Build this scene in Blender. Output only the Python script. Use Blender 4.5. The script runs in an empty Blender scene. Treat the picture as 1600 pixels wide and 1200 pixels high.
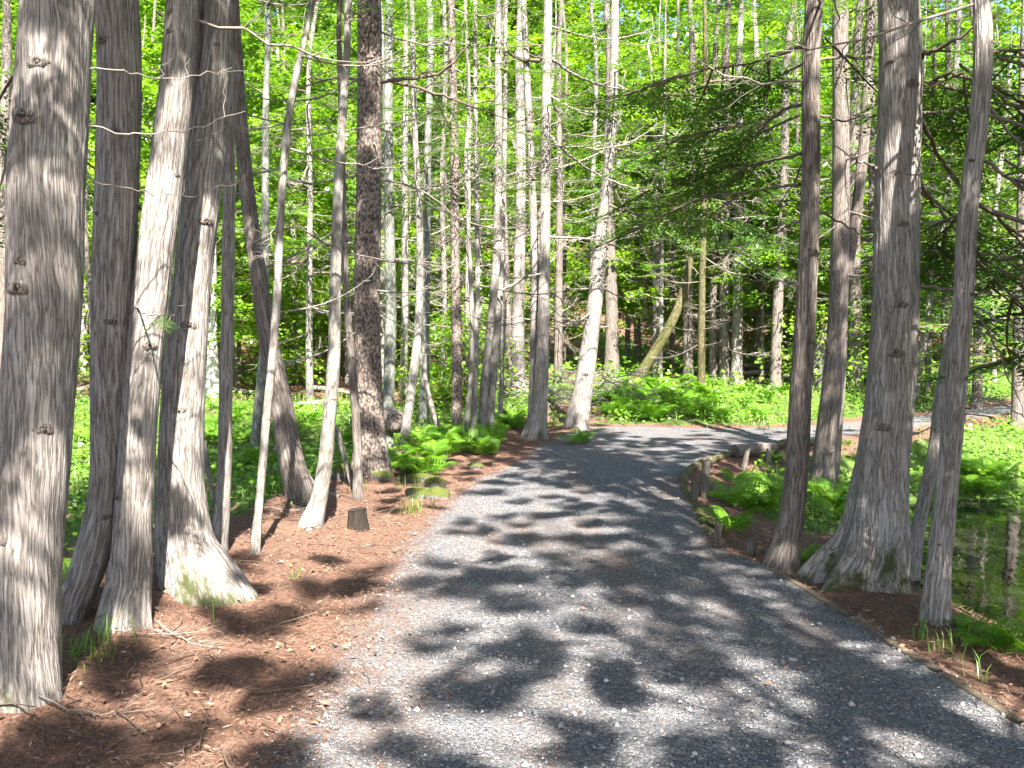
import bpy, math, random
import numpy as np
from mathutils import Vector, Matrix

R = math.radians
rng = np.random.default_rng(7)
random.seed(7)
S = bpy.context.scene
COL = S.collection

# ------------------------------------------------------------------ camera, sky, sun, exposure
FPX, CX, CY, CAMZ = 1350.0, 800.0, 600.0, 1.6
PITCH = math.atan(80.0 / FPX)
cd = bpy.data.cameras.new('camera')
cd.sensor_width = 36.0
cd.lens = 36.0 * FPX / 1600.0
cd.clip_start, cd.clip_end = 0.05, 600.0
cam = bpy.data.objects.new('camera', cd)
cam.location = (0, 0, CAMZ)
cam.rotation_euler = (math.pi / 2 - PITCH, 0, 0)
COL.objects.link(cam)
S.camera = cam

SUN_EL = R(50.0)
SUN_H = Vector((0.24, -1.0, 0)).normalized()          # horizontal direction towards the sun
to_sun = Vector((SUN_H.x * math.cos(SUN_EL), SUN_H.y * math.cos(SUN_EL), math.sin(SUN_EL)))
sd_ = bpy.data.lights.new('sun', 'SUN')
sd_.energy = 5.0
sd_.angle = R(0.5)
sd_.color = (1.0, 0.94, 0.86)
sun = bpy.data.objects.new('sun', sd_)
sun.rotation_euler = to_sun.to_track_quat('Z', 'Y').to_euler()
sun.location = (4, -10, 20)
COL.objects.link(sun)

W = bpy.data.worlds.new('World')
S.world = W
W.use_nodes = True
nt = W.node_tree
nt.nodes.clear()
wo = nt.nodes.new('ShaderNodeOutputWorld')
bg = nt.nodes.new('ShaderNodeBackground')
sk = nt.nodes.new('ShaderNodeTexSky')
sk.sky_type = 'NISHITA'
sk.sun_disc = False
sk.sun_elevation = SUN_EL
sk.sun_rotation = math.atan2(SUN_H.x, SUN_H.y)
sk.air_density = 1.0
sk.dust_density = 1.5
bg.inputs['Strength'].default_value = 0.06
nt.links.new(sk.outputs[0], bg.inputs['Color'])
nt.links.new(bg.outputs[0], wo.inputs['Surface'])

S.render.engine = 'CYCLES'
S.view_settings.view_transform = 'Standard'
S.view_settings.look = 'None'
S.view_settings.gamma = 1.0
S.view_settings.use_curve_mapping = False
S.view_settings.exposure = 2.8
cy = S.cycles
cy.use_denoising = True
cy.max_bounces = 7
cy.diffuse_bounces = 4
cy.glossy_bounces = 3
cy.transmission_bounces = 4
cy.sample_clamp_indirect = 6.0
cy.use_adaptive_sampling = True
cy.adaptive_threshold = 0.02

# ------------------------------------------------------------------ maths helpers
FWD = np.array([0, math.cos(PITCH), -math.sin(PITCH)])
UPV = np.array([0, math.sin(PITCH), math.cos(PITCH)])
RGT = np.array([1.0, 0, 0])


def ray(px, py):
    return FWD + RGT * ((px - CX) / FPX) + UPV * ((CY - py) / FPX)


def at_depth(px, py, d):
    """world point on the ray at world y = d"""
    r = ray(px, py)
    t = d / r[1]
    return np.array([r[0] * t, d, CAMZ + r[2] * t])


def flat(px, py, z=0.0):
    r = ray(px, py)
    t = (z - CAMZ) / r[2]
    return np.array([r[0] * t, r[1] * t, z])


PERM = rng.permutation(256)
VAL = rng.random(256)


def vn(x, y, z=0.0):
    """vectorised value noise 0..1"""
    x, y, z = np.broadcast_arrays(np.asarray(x, float), np.asarray(y, float), np.asarray(z, float))
    xi, yi, zi = np.floor(x).astype(int), np.floor(y).astype(int), np.floor(z).astype(int)
    fx, fy, fz = x - xi, y - yi, z - zi
    fx, fy, fz = [f * f * (3 - 2 * f) for f in (fx, fy, fz)]

    def h(a, b, c):
        return VAL[PERM[(PERM[(PERM[(xi + a) & 255] + yi + b) & 255] + zi + c) & 255]]
    r = 0
    for a in (0, 1):
        for b in (0, 1):
            for c in (0, 1):
                r = r + h(a, b, c) * (fx if a else 1 - fx) * (fy if b else 1 - fy) * (fz if c else 1 - fz)
    return r


def fbm(x, y, z=0.0, o=4):
    s, a, t = 0, 0.5, 0
    for i in range(o):
        k = 2.03 ** i
        s = s + a * vn(x * k + 17.3 * i, y * k - 9.1 * i, z * k)
        t += a
        a *= 0.5
    return s / t


def sstep(a, b, x):
    t = np.clip((x - a) / (b - a), 0, 1)
    return t * t * (3 - 2 * t)


# ------------------------------------------------------------------ layout of path and pond on the ground plane
def pl(*pts):
    return np.array([flat(px, py)[:2] for px, py in pts])


EDGE_R = np.vstack([[[2.75, -8.0]], [[2.3, 2.0]], pl((1600, 1133), (1400, 1009), (1200, 885), (1110, 850), (1085, 795), (1060, 760),
                    (1072, 738), (1100, 718), (1170, 700), (1240, 691), (1330, 680), (1430, 666), (1600, 642)), [[26, 21.5]]])
EDGE_L = np.vstack([[[30, 25.0]], pl((1600, 628), (1430, 650), (1330, 660), (1235, 668), (1100, 669), (1010, 667), (930, 667), (880, 680), (842, 697),
                    (815, 722), (760, 745), (705, 785), (648, 855), (590, 950), (535, 1060), (495, 1133)), [[-0.95, 2.0]], [[-1.0, -8.0]]])
PATH = np.vstack([EDGE_R, EDGE_L])
HOLLOW = np.vstack([EDGE_R, [[40, 20.0]], [[40, -8.0]]])


def seg_dist(P, poly, closed=True):
    d = np.full(len(P), 1e9)
    n = len(poly)
    for i in range(n if closed else n - 1):
        a, b = poly[i], poly[(i + 1) % n]
        ab = b - a
        t = np.clip(((P - a) @ ab) / (ab @ ab), 0, 1)
        d = np.minimum(d, np.hypot(*(P - a - t[:, None] * ab).T))
    return d


def inside(P, poly):
    r = np.zeros(len(P), bool)
    n = len(poly)
    for i in range(n):
        x1, y1 = poly[i]
        x2, y2 = poly[(i + 1) % n]
        c = ((y1 > P[:, 1]) != (y2 > P[:, 1]))
        with np.errstate(divide='ignore', invalid='ignore'):
            xx = (x2 - x1) * (P[:, 1] - y1) / (y2 - y1) + x1
        r ^= c & (P[:, 0] < xx)
    return r


def path_sd(P):
    """signed distance to the gravel path, negative inside"""
    d = seg_dist(P, PATH)
    return np.where(inside(P, PATH), -d, d)


MOUNDS = pl((30, 1092), (112, 968), (195, 976), (300, 925), (342, 866), (467, 783), (488, 826), (580, 742), (842, 686), (903, 668), (1222, 892), (1350, 915), (1456, 972))
WATER_Z = -0.74


def ground_z(P):
    P = np.atleast_2d(np.asarray(P, float))[:, :2]
    x, y = P[:, 0], P[:, 1]
    sd = path_sd(P)
    out = np.maximum(sd, 0)
    hol = inside(P, HOLLOW)
    rough = (fbm(x * 0.9, y * 0.9) - 0.5) * 0.22 + (fbm(x * 4, y * 4, 3.3) - 0.5) * 0.05
    z = rough * sstep(0.0, 1.2, out)
    for mx, my in MOUNDS:
        z = z + 0.07 * np.exp(-((x - mx) ** 2 + (y - my) ** 2) / 0.16) * sstep(0.0, 0.25, out)
    # bank down to the pond
    near = 1 - sstep(5.6, 7.2, y)
    shoulder = 0.08 + 0.5 * near
    wid = 1.35 + 2.4 * sstep(4.5, 7.5, x) * (1 - near)
    depth = 0.40 + 0.8 * sstep(2.2, 4.4, x - 0.42 * np.clip(y - 6.6, 0, 5)) * sstep(4.6, 7.0, y)
    zb = -depth * sstep(0, 1, (out - shoulder) / wid) - 0.05 * sstep(0, 0.15, out)
    z = z * np.where(hol, 0.6, 1.0) + np.where(hol, zb, 0)
    # left: shallow dip then a slow rise to the back of the wood
    left = (~hol) & (sd > 0)
    z = z - np.where(left, 0.26 * sstep(1.2, 3.4, out) * (1 - sstep(9, 15, y)), 0)
    rise = 0.058 * np.maximum(0, y - 15.5)
    rise = np.where(rise > 1.6, 1.6 + (rise - 1.6) * 0.35, rise)
    rise = rise + 5.5 * sstep(25, 47, y - 0.12 * np.abs(x)) + 0.08 * np.maximum(0, y - 47)
    z = z + rise * sstep(0, 3, out) * np.where(hol, 0, 1)
    return z


def hit(px, py):
    """where the ray through a photo point meets the ground"""
    r = ray(px, py)
    t = np.arange(2.5, 70, 0.02)
    Q = np.array([0, 0, CAMZ]) + r[None] * t[:, None]
    gz = ground_z(Q)
    k = np.argmax(Q[:, 2] <= gz)
    q = Q[k] if Q[k, 2] <= gz[k] else Q[-1]
    return np.array([q[0], q[1], ground_z(q)[0]])


def green_mask(P):
    P = np.atleast_2d(P)[:, :2]
    x, y = P[:, 0], P[:, 1]
    sd = path_sd(P)
    n = fbm(x * 0.55, y * 0.55, 8.0)
    n2 = fbm(x * 2.2, y * 2.2, 2.0)
    hol = inside(P, HOLLOW)
    left = sstep(1.3, 2.3, sd + (n2 - .5) * 1.2) * sstep(6.6, 8.6, y - x * 0.12) * (1 - sstep(17.0, 20.5, y + (n - .5) * 4 - 3 * (x > -0.5)))
    g = left * sstep(0.18, 0.40, n * 0.6 + n2 * 0.4)
    strip = sstep(0.15, 0.6, sd) * sstep(14.0, 15.0, y) * (x > 0.5) * (1 - sstep(18.5, 21.5, y - 5 * sstep(5, 8, x)))
    g = np.maximum(g, strip * (0.6 + 0.4 * n2))
    bank = hol * sstep(0.3, 0.8, sd) * sstep(8.0, 9.5, y - 0.4 * (x - 3)) * (x > 2.6)
    g = np.maximum(g, bank * sstep(0.08, 0.32, n2))
    shore = hol * sstep(1.0, 1.5, sd) * (1 - sstep(6, 7, y)) * 0.8 * sstep(0.35, 0.6, n2)
    g = np.maximum(g, shore)
    far = sstep(20, 24, y) * 0.75 * sstep(0.45, 0.6, n)
    g = np.maximum(g, far)
    g = g * (1 - np.exp(-(((x - 1.15) / 0.85) ** 2 + ((y - 16.6) / 1.3) ** 2) ** 2))
    return np.where(hol & (sd < 0.25), 0, g) * (sd > 0)


# ------------------------------------------------------------------ mesh helpers
def mesh_np(name, V, F, mats, attrs=None, smooth=False, fmat=None):
    """V (n,3), F list of int arrays (k,3)/(k,4); attrs {name:(kind, array)} on points"""
    me = bpy.data.meshes.new(name)
    V = np.ascontiguousarray(V, np.float32)
    F = [np.asarray(f, np.int32) for f in (F if isinstance(F, list) else [F]) if len(f)]
    me.vertices.add(len(V))
    me.vertices.foreach_set('co', V.ravel())
    tot = np.concatenate([np.full(len(f), f.shape[1], np.int32) for f in F])
    st = np.concatenate([[0], np.cumsum(tot)[:-1]]).astype(np.int32)
    me.loops.add(int(tot.sum()))
    me.loops.foreach_set('vertex_index', np.concatenate([f.ravel() for f in F]))
    me.polygons.add(len(tot))
    me.polygons.foreach_set('loop_start', st)
    me.polygons.foreach_set('loop_total', tot)
    if smooth:
        me.polygons.foreach_set('use_smooth', np.ones(len(tot), bool))
    for m in (mats if isinstance(mats, (list, tuple)) else [mats]):
        me.materials.append(m)
    if fmat is not None:
        me.polygons.foreach_set('material_index', np.asarray(fmat, np.int32))
    for k, (kind, a) in (attrs or {}).items():
        at = me.attributes.new(k, kind, 'POINT')
        if kind == 'FLOAT':
            at.data.foreach_set('value', np.ascontiguousarray(a, np.float32))
        elif kind == 'FLOAT_VECTOR':
            at.data.foreach_set('vector', np.ascontiguousarray(a, np.float32).ravel())
    me.update()
    me.validate()
    return me


def link(name, me, parent=None, loc=None, rot=None, scale=None):
    o = bpy.data.objects.new(name, me)
    COL.objects.link(o)
    if parent is not None:
        o.parent = parent
    if loc is not None:
        o.location = loc
    if rot is not None:
        o.rotation_euler = rot
    if scale is not None:
        o.scale = (scale,) * 3 if np.isscalar(scale) else scale
    return o


def tag(o, label=None, cat=None, group=None, kind=None):
    if label:
        o['label'] = label
    if cat:
        o['category'] = cat
    if group:
        o['group'] = group
    if kind:
        o['kind'] = kind
    return o


def empty(name, loc):
    o = bpy.data.objects.new(name, None)
    COL.objects.link(o)
    o.location = loc
    o.empty_display_size = 0.2
    return o


class Soup:
    """collects geometry with a tint and a coordinate per vertex"""

    def __init__(self):
        self.V, self.T3, self.T4, self.t, self.c, self.m3, self.m4, self.n = [], [], [], [], [], [], [], 0

    def add(self, V, F, tint=0.5, coord=None, mat=0):
        V = np.asarray(V, float)
        F = np.asarray(F, int)
        if len(F) == 0:
            return
        self.V.append(V)
        self.t.append(np.broadcast_to(np.asarray(tint, float), (len(V),)))
        self.c.append(V if coord is None else coord)
        if F.shape[1] == 3:
            self.T3.append(F + self.n)
            self.m3.append(np.full(len(F), mat))
        else:
            self.T4.append(F + self.n)
            self.m4.append(np.full(len(F), mat))
        self.n += len(V)

    def arrays(self):
        V = np.concatenate(self.V)
        F3 = np.concatenate(self.T3) if self.T3 else np.zeros((0, 3), int)
        F4 = np.concatenate(self.T4) if self.T4 else np.zeros((0, 4), int)
        m = np.concatenate(self.m3 + self.m4)
        return V, F3, F4, np.concatenate(self.t), np.concatenate(self.c), m

    def mesh(self, name, mats, smooth=False):
        V, F3, F4, t, c, m = self.arrays()
        return mesh_np(name, V, [F3, F4], mats, {'tint': ('FLOAT', t), 'bark': ('FLOAT_VECTOR', c)}, smooth, m)


def frames(C):
    """parallel transport frames along a centre line"""
    C = np.asarray(C, float)
    T = np.gradient(C, axis=0)
    T /= np.linalg.norm(T, axis=1)[:, None] + 1e-12
    a = np.array([1.0, 0, 0]) if abs(T[0][0]) < 0.9 else np.array([0, 1.0, 0])
    N = np.zeros_like(C)
    n = a - T[0] * (a @ T[0])
    n /= np.linalg.norm(n)
    for i in range(len(C)):
        n = n - T[i] * (n @ T[i])
        n /= np.linalg.norm(n)
        N[i] = n
    return T, N, np.cross(T, N)


def tube(C, rad, seg=6, cap=False):
    C = np.asarray(C, float)
    n = len(C)
    rad = np.broadcast_to(np.asarray(rad, float), (n,))
    T, N, B = frames(C)
    th = np.arange(seg) / seg * 2 * math.pi
    V = (C[:, None] + rad[:, None, None] * (np.cos(th)[None, :, None] * N[:, None] + np.sin(th)[None, :, None] * B[:, None])).reshape(-1, 3)
    i, j = np.meshgrid(np.arange(n - 1), np.arange(seg), indexing='ij')
    a = i * seg + j
    b = i * seg + (j + 1) % seg
    F = np.stack([a, b, b + seg, a + seg], -1).reshape(-1, 4)
    s = np.concatenate([[0], np.cumsum(np.linalg.norm(np.diff(C, axis=0), axis=1))])
    co = np.stack([(rad[:, None] * np.cos(th)), (rad[:, None] * np.sin(th)), np.repeat(s[:, None], seg, 1)], -1).reshape(-1, 3)
    return V, F, co


def smooth_line(P, n):
    """Catmull-Rom style resample of a polyline to n points (columns any)"""
    P = np.asarray(P, float)
    k = np.concatenate([[0], np.cumsum(np.linalg.norm(np.diff(P[:, :3], axis=0), axis=1))])
    t = np.linspace(0, k[-1], n)
    m = np.gradient(P, k, axis=0) if len(P) > 2 else np.repeat((P[1:] - P[:1]) / k[-1], 2, 0)
    i = np.clip(np.searchsorted(k, t, 'right') - 1, 0, len(k) - 2)
    h = (k[i + 1] - k[i])[:, None]
    u = ((t - k[i])[:, None]) / h
    return ((2 * u**3 - 3 * u**2 + 1) * P[i] + (u**3 - 2 * u**2 + u) * h * m[i]
            + (-2 * u**3 + 3 * u**2) * P[i + 1] + (u**3 - u**2) * h * m[i + 1])


def rotz(a):
    c, s = math.cos(a), math.sin(a)
    return np.array([[c, -s, 0], [s, c, 0], [0, 0, 1.0]])


def roty(a):
    c, s = math.cos(a), math.sin(a)
    return np.array([[c, 0, s], [0, 1.0, 0], [-s, 0, c]])


def rotx(a):
    c, s = math.cos(a), math.sin(a)
    return np.array([[1.0, 0, 0], [0, c, -s], [0, s, c]])


# ------------------------------------------------------------------ materials
class NT:
    def __init__(self, name):
        self.m = bpy.data.materials.new(name)
        self.m.use_nodes = True
        self.t = self.m.node_tree
        self.t.nodes.clear()
        self.out = self.n('ShaderNodeOutputMaterial')

    def n(self, typ, **kw):
        nd = self.t.nodes.new(typ)
        for k, v in kw.items():
            setattr(nd, k, v)
        return nd

    def l(self, a, b):
        self.t.links.new(a, b)
        return b

    def val(self, sock, v):
        if hasattr(v, 'is_output'):
            self.t.links.new(v, sock)
        else:
            sock.default_value = v

    def math(self, op, a, b=0.0, clamp=False):
        nd = self.n('ShaderNodeMath', operation=op, use_clamp=clamp)
        self.val(nd.inputs[0], a)
        self.val(nd.inputs[1], b)
        return nd.outputs[0]

    def attr(self, name, vec=False):
        nd = self.n('ShaderNodeAttribute', attribute_name=name)
        return nd.outputs['Vector'] if vec else nd.outputs['Fac']

    def mapping(self, vec, scale=(1, 1, 1), loc=(0, 0, 0)):
        nd = self.n('ShaderNodeMapping')
        self.l(vec, nd.inputs['Vector'])
        nd.inputs['Scale'].default_value = scale
        nd.inputs['Location'].default_value = loc
        return nd.outputs[0]

    def noise(self, vec, scale, detail=4, rough=0.55, dist=0.0, col=False):
        nd = self.n('ShaderNodeTexNoise')
        self.l(vec, nd.inputs['Vector'])
        nd.inputs['Scale'].default_value = scale
        nd.inputs['Detail'].default_value = detail
        nd.inputs['Roughness'].default_value = rough
        nd.inputs['Distortion'].default_value = dist
        return nd.outputs[1 if col else 0]

    def voro(self, vec, scale, feature='F1', out='Distance', rnd=1.0):
        nd = self.n('ShaderNodeTexVoronoi', feature=feature)
        self.l(vec, nd.inputs['Vector'])
        nd.inputs['Scale'].default_value = scale
        nd.inputs['Randomness'].default_value = rnd
        return nd.outputs[out]

    def ramp(self, fac, stops, interp='LINEAR'):
        nd = self.n('ShaderNodeValToRGB')
        cr = nd.color_ramp
        cr.interpolation = interp
        while len(cr.elements) < len(stops):
            cr.elements.new(0.5)
        for e, (p, c) in zip(cr.elements, stops):
            e.position = p
            e.color = (*c, 1) if len(c) == 3 else c
        self.l(fac, nd.inputs[0])
        return nd.outputs[0]

    def mix(self, fac, a, b, mode='MIX'):
        nd = self.n('ShaderNodeMix', data_type='RGBA', blend_type=mode)
        self.val(nd.inputs[0], fac)
        self.val(nd.inputs[6], (*a, 1) if isinstance(a, tuple) and len(a) == 3 else a)
        self.val(nd.inputs[7], (*b, 1) if isinstance(b, tuple) and len(b) == 3 else b)
        return nd.outputs[2]

    def bump(self, h, strength, dist, normal=None):
        nd = self.n('ShaderNodeBump')
        nd.inputs['Strength'].default_value = strength
        nd.inputs['Distance'].default_value = dist
        self.l(h, nd.inputs['Height'])
        if normal is not None:
            self.l(normal, nd.inputs['Normal'])
        return nd.outputs[0]

    def pbr(self, col, rough=0.85, normal=None, spec=0.25):
        b = self.n('ShaderNodeBsdfPrincipled')
        self.val(b.inputs['Base Color'], (*col, 1) if isinstance(col, tuple) else col)
        self.val(b.inputs['Roughness'], rough)
        b.inputs['Specular IOR Level'].default_value = spec
        if normal is not None:
            self.l(normal, b.inputs['Normal'])
        self.l(b.outputs[0], self.out.inputs['Surface'])
        return self.m


def obj_coord(t):
    return t.n('ShaderNodeTexCoord').outputs['Object']


def geo_pos(t):
    return t.n('ShaderNodeNewGeometry').outputs['Position']


def bark_mat(name, groove, mid, ridge, sc=110, stretch=0.06, bump=0.9, moss=(0.030, 0.036, 0.010), moss_amt=1.0, lichen=0.0, scaly=False):
    t = NT(name)
    c = t.attr('bark', True)
    v = t.mapping(c, (1, 1, stretch))
    wob = t.noise(t.mapping(c, (1, 1, 0.5)), 6, 2, col=True)
    vm = t.n('ShaderNodeVectorMath', operation='MULTIPLY_ADD')
    t.l(wob, vm.inputs[0])
    vm.inputs[1].default_value = (0.045, 0.045, 0.012)
    t.l(v, vm.inputs[2])
    vv = vm.outputs[0]
    if scaly:
        a = t.voro(t.mapping(c, (1, 1, 0.6)), 42, 'F1')
        b = t.noise(c, 60, 5, 0.6)
        h = t.math('ADD', t.math('MULTIPLY', t.math('SUBTRACT', 0.9, a), 0.6), t.math('MULTIPLY', b, 0.5))
    else:
        # braided fibrous ridges: dark grooves follow the level lines of stretched noise
        a = t.noise(vv, sc * 0.55, 2, 0.5)
        b = t.noise(t.mapping(vv, (1, 1, 0.7), (5, 9, 2)), sc * 1.25, 3, 0.55)
        ga = t.math('MULTIPLY', t.math('ABSOLUTE', t.math('SUBTRACT', a, 0.5)), 7.5, True)
        gb = t.math('MULTIPLY', t.math('ABSOLUTE', t.math('SUBTRACT', b, 0.5)), 6.0, True)
        fib = t.noise(vv, sc * 3.2, 4, 0.65)
        h = t.math('ADD', t.math('ADD', t.math('MULTIPLY', ga, 0.38), t.math('MULTIPLY', gb, 0.26)), t.math('MULTIPLY', fib, 0.36))
    base = t.ramp(h, [(0.37, groove), (0.47, mid), (0.66, ridge)] if scaly else [(0.16, groove), (0.42, mid), (0.80, ridge)])
    big = t.noise(t.mapping(c, (1, 1, 0.35), (3, 1, 2)), 5.5, 4, 0.6)
    base = t.mix(t.math('MULTIPLY', t.math('SUBTRACT', big, 0.42, True), 2.2, True), base,
                 t.mix(1.0, base, (0.74, 0.72, 0.69), 'MULTIPLY'))
    if lichen > 0:
        lf = t.ramp(t.noise(t.mapping(c, (1, 1, 0.6), (7, 2, 5)), 14, 5, 0.65), [(0.52, (0, 0, 0)), (0.6, (1, 1, 1))])
        base = t.mix(t.math('MULTIPLY', lf, lichen), base, (0.33, 0.38, 0.33))
    if moss_amt > 0:
        hg = t.attr('tint')                               # height above the ground, stored per vertex
        mn = t.noise(t.mapping(c, (1, 1, 0.4)), 9, 5, 0.65)
        mf = t.math('ADD', t.math('MULTIPLY', hg, -1.5), t.math('ADD', t.math('MULTIPLY', mn, 3.4), -1.32))
        mf = t.math('MULTIPLY', t.ramp(mf, [(0.25, (0, 0, 0)), (0.7, (1, 1, 1))]), moss_amt * 0.9)
        base = t.mix(mf, base, t.mix(t.noise(c, 70, 3), moss, tuple(k * 1.9 for k in moss)))
    nrm = t.bump(h, bump, 0.008)
    return t.pbr(base, 0.9, nrm, 0.15)


M = {}
M['cedar'] = bark_mat('cedar_bark', (0.065, 0.056, 0.050), (0.205, 0.182, 0.163), (0.37, 0.342, 0.318))
M['cedar_dark'] = bark_mat('weathered_cedar_bark', (0.04, 0.033, 0.028), (0.135, 0.113, 0.098), (0.25, 0.22, 0.20))
M['pale'] = bark_mat('pale_young_bark', (0.085, 0.075, 0.064), (0.18, 0.162, 0.143), (0.285, 0.265, 0.24), 34, 0.25, 0.45, lichen=0.25, moss_amt=0.8)
M['spruce'] = bark_mat('spruce_bark', (0.06, 0.048, 0.042), (0.14, 0.112, 0.095), (0.225, 0.19, 0.168), scaly=True, bump=0.8)
M['green_bark'] = bark_mat('lichened_bark', (0.06, 0.062, 0.05), (0.125, 0.13, 0.108), (0.21, 0.225, 0.195), 34, 0.3, 0.5, lichen=0.35)
M['mossy_bark'] = bark_mat('moss_covered_bark', (0.03, 0.027, 0.014), (0.075, 0.068, 0.032), (0.135, 0.12, 0.065), 40, 0.4, 0.7, moss=(0.035, 0.042, 0.010))
M['white_bark'] = bark_mat('white_birch_bark', (0.25, 0.23, 0.21), (0.60, 0.57, 0.54), (0.74, 0.72, 0.69), 20, 1.5, 0.3, moss_amt=0.5)


def twig_mat(name, a, b):
    t = NT(name)
    c = t.attr('bark', True)
    n = t.noise(t.mapping(c, (1, 1, 0.2)), 40, 4)
    ob = t.n('ShaderNodeObjectInfo').outputs['Random']
    col = t.mix(t.math('ADD', t.math('MULTIPLY', n, 0.7), t.math('MULTIPLY', ob, 0.4), True), a, b)
    return t.pbr(col, 0.9, t.bump(n, 0.4, 0.004), 0.15)


M['twig'] = twig_mat('dead_twig', (0.09, 0.075, 0.06), (0.26, 0.235, 0.205))
M['limb'] = twig_mat('limb_bark', (0.06, 0.045, 0.035), (0.16, 0.125, 0.10))


def leaf_mat(name, c0, c1, c2, trans=0.45, spec=0.0, obvar=0.25):
    t = NT(name)
    tint = t.attr('tint')
    ob = t.n('ShaderNodeObjectInfo').outputs['Random']
    f = t.math('ADD', tint, t.math('MULTIPLY', t.math('SUBTRACT', ob, 0.5), obvar), True)
    col = t.ramp(f, [(0.0, c0), (0.55, c1), (1.0, c2)])
    d = t.n('ShaderNodeBsdfDiffuse')
    t.l(col, d.inputs[0])
    tr = t.n('ShaderNodeBsdfTranslucent')
    t.l(t.mix(1.0, col, (1.25, 1.2, 0.55), 'MULTIPLY'), tr.inputs[0])
    mx = t.n('ShaderNodeMixShader')
    mx.inputs[0].default_value = trans
    t.l(d.outputs[0], mx.inputs[1])
    t.l(tr.outputs[0], mx.inputs[2])
    o = mx.outputs[0]
    if spec > 0:
        g = t.n('ShaderNodeBsdfGlossy')
        g.inputs['Roughness'].default_value = 0.38
        m2 = t.n('ShaderNodeMixShader')
        m2.inputs[0].default_value = spec
        t.l(o, m2.inputs[1])
        t.l(g.outputs[0], m2.inputs[2])
        o = m2.outputs[0]
    t.l(o, t.out.inputs['Surface'])
    return t.m


M['cedar_leaf'] = leaf_mat('cedar_foliage', (0.034, 0.085, 0.018), (0.072, 0.165, 0.026), (0.15, 0.26, 0.035), 0.4, 0.03)
M['maple_leaf'] = leaf_mat('maple_foliage', (0.085, 0.19, 0.014), (0.16, 0.31, 0.02), (0.28, 0.42, 0.035), 0.5, 0.04)
M['fern_leaf'] = leaf_mat('fern_frond', (0.07, 0.18, 0.014), (0.13, 0.29, 0.024), (0.24, 0.39, 0.045), 0.45, 0.02)
M['herb_leaf'] = leaf_mat('ground_cover_leaf', (0.05, 0.13, 0.015), (0.11, 0.24, 0.02), (0.22, 0.34, 0.035), 0.4, 0.03)
M['grass'] = leaf_mat('grass_blade', (0.07, 0.14, 0.02), (0.13, 0.24, 0.03), (0.28, 0.32, 0.08), 0.4, 0.03)


def litter_nodes(t, p):
    big = t.noise(p, 1.6, 4, 0.6)
    fine = t.noise(p, 38, 6, 0.7)
    grain = t.noise(t.mapping(p, (1, 1, 1)), 130, 3, 0.7)
    h = t.math('ADD', t.math('MULTIPLY', fine, 0.6), t.math('MULTIPLY', grain, 0.4))
    col = t.ramp(h, [(0.30, (0.032, 0.019, 0.014)), (0.48, (0.115, 0.064, 0.044)), (0.62, (0.215, 0.13, 0.092)), (0.75, (0.38, 0.28, 0.22))])
    col = t.mix(t.math('MULTIPLY', big, 0.45), col, t.mix(1.0, col, (0.55, 0.5, 0.48), 'MULTIPLY'))
    return col, h


def gravel_nodes(t, p):
    v1 = t.n('ShaderNodeTexVoronoi')
    t.l(p, v1.inputs['Vector'])
    v1.inputs['Scale'].default_value = 85
    v2 = t.n('ShaderNodeTexVoronoi')
    t.l(p, v2.inputs['Vector'])
    v2.inputs['Scale'].default_value = 210
    big = t.noise(p, 1.3, 4, 0.6)
    c1 = t.n('ShaderNodeSeparateColor')
    t.l(v1.outputs['Color'], c1.inputs[0])
    stone = t.ramp(c1.outputs[0], [(0.0, (0.065, 0.07, 0.08)), (0.5, (0.125, 0.13, 0.14)), (0.85, (0.215, 0.212, 0.215)), (0.95, (0.30, 0.25, 0.22)), (1.0, (0.45, 0.44, 0.43))])
    c2 = t.n('ShaderNodeSeparateColor')
    t.l(v2.outputs['Color'], c2.inputs[0])
    sand = t.ramp(c2.outputs[0], [(0.0, (0.055, 0.058, 0.066)), (0.6, (0.13, 0.132, 0.14)), (1.0, (0.26, 0.245, 0.24))])
    pick = t.math('GREATER_THAN', c1.outputs[1], 0.45)
    col = t.mix(pick, sand, stone)
    col = t.mix(t.math('MULTIPLY', big, 0.5), col, t.mix(1.0, col, (0.72, 0.70, 0.70), 'MULTIPLY'))
    wear = t.noise(t.mapping(p, (1.6, 0.45, 1), (4, 2, 0)), 1.1, 5, 0.65)
    col = t.mix(t.math('MULTIPLY', t.math('SUBTRACT', wear, 0.45, True), 3.0, True), col, t.mix(0.55, col, (0.155, 0.125, 0.105)))
    drift = t.ramp(t.math('ADD', t.math('MULTIPLY', wear, 0.6), t.math('MULTIPLY', t.noise(p, 55, 4, 0.75), 0.6)), [(0.66, (0, 0, 0)), (0.74, (1, 1, 1))])
    col = t.mix(t.math('MULTIPLY', drift, 0.75), col, (0.15, 0.085, 0.06))
    h = t.math('ADD', t.math('MULTIPLY', t.math('SUBTRACT', 1.0, v1.outputs['Distance']), t.math('MULTIPLY', pick, 0.7)),
               t.math('MULTIPLY', t.math('SUBTRACT', 1.0, v2.outputs['Distance']), 0.3))
    return col, h


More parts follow.
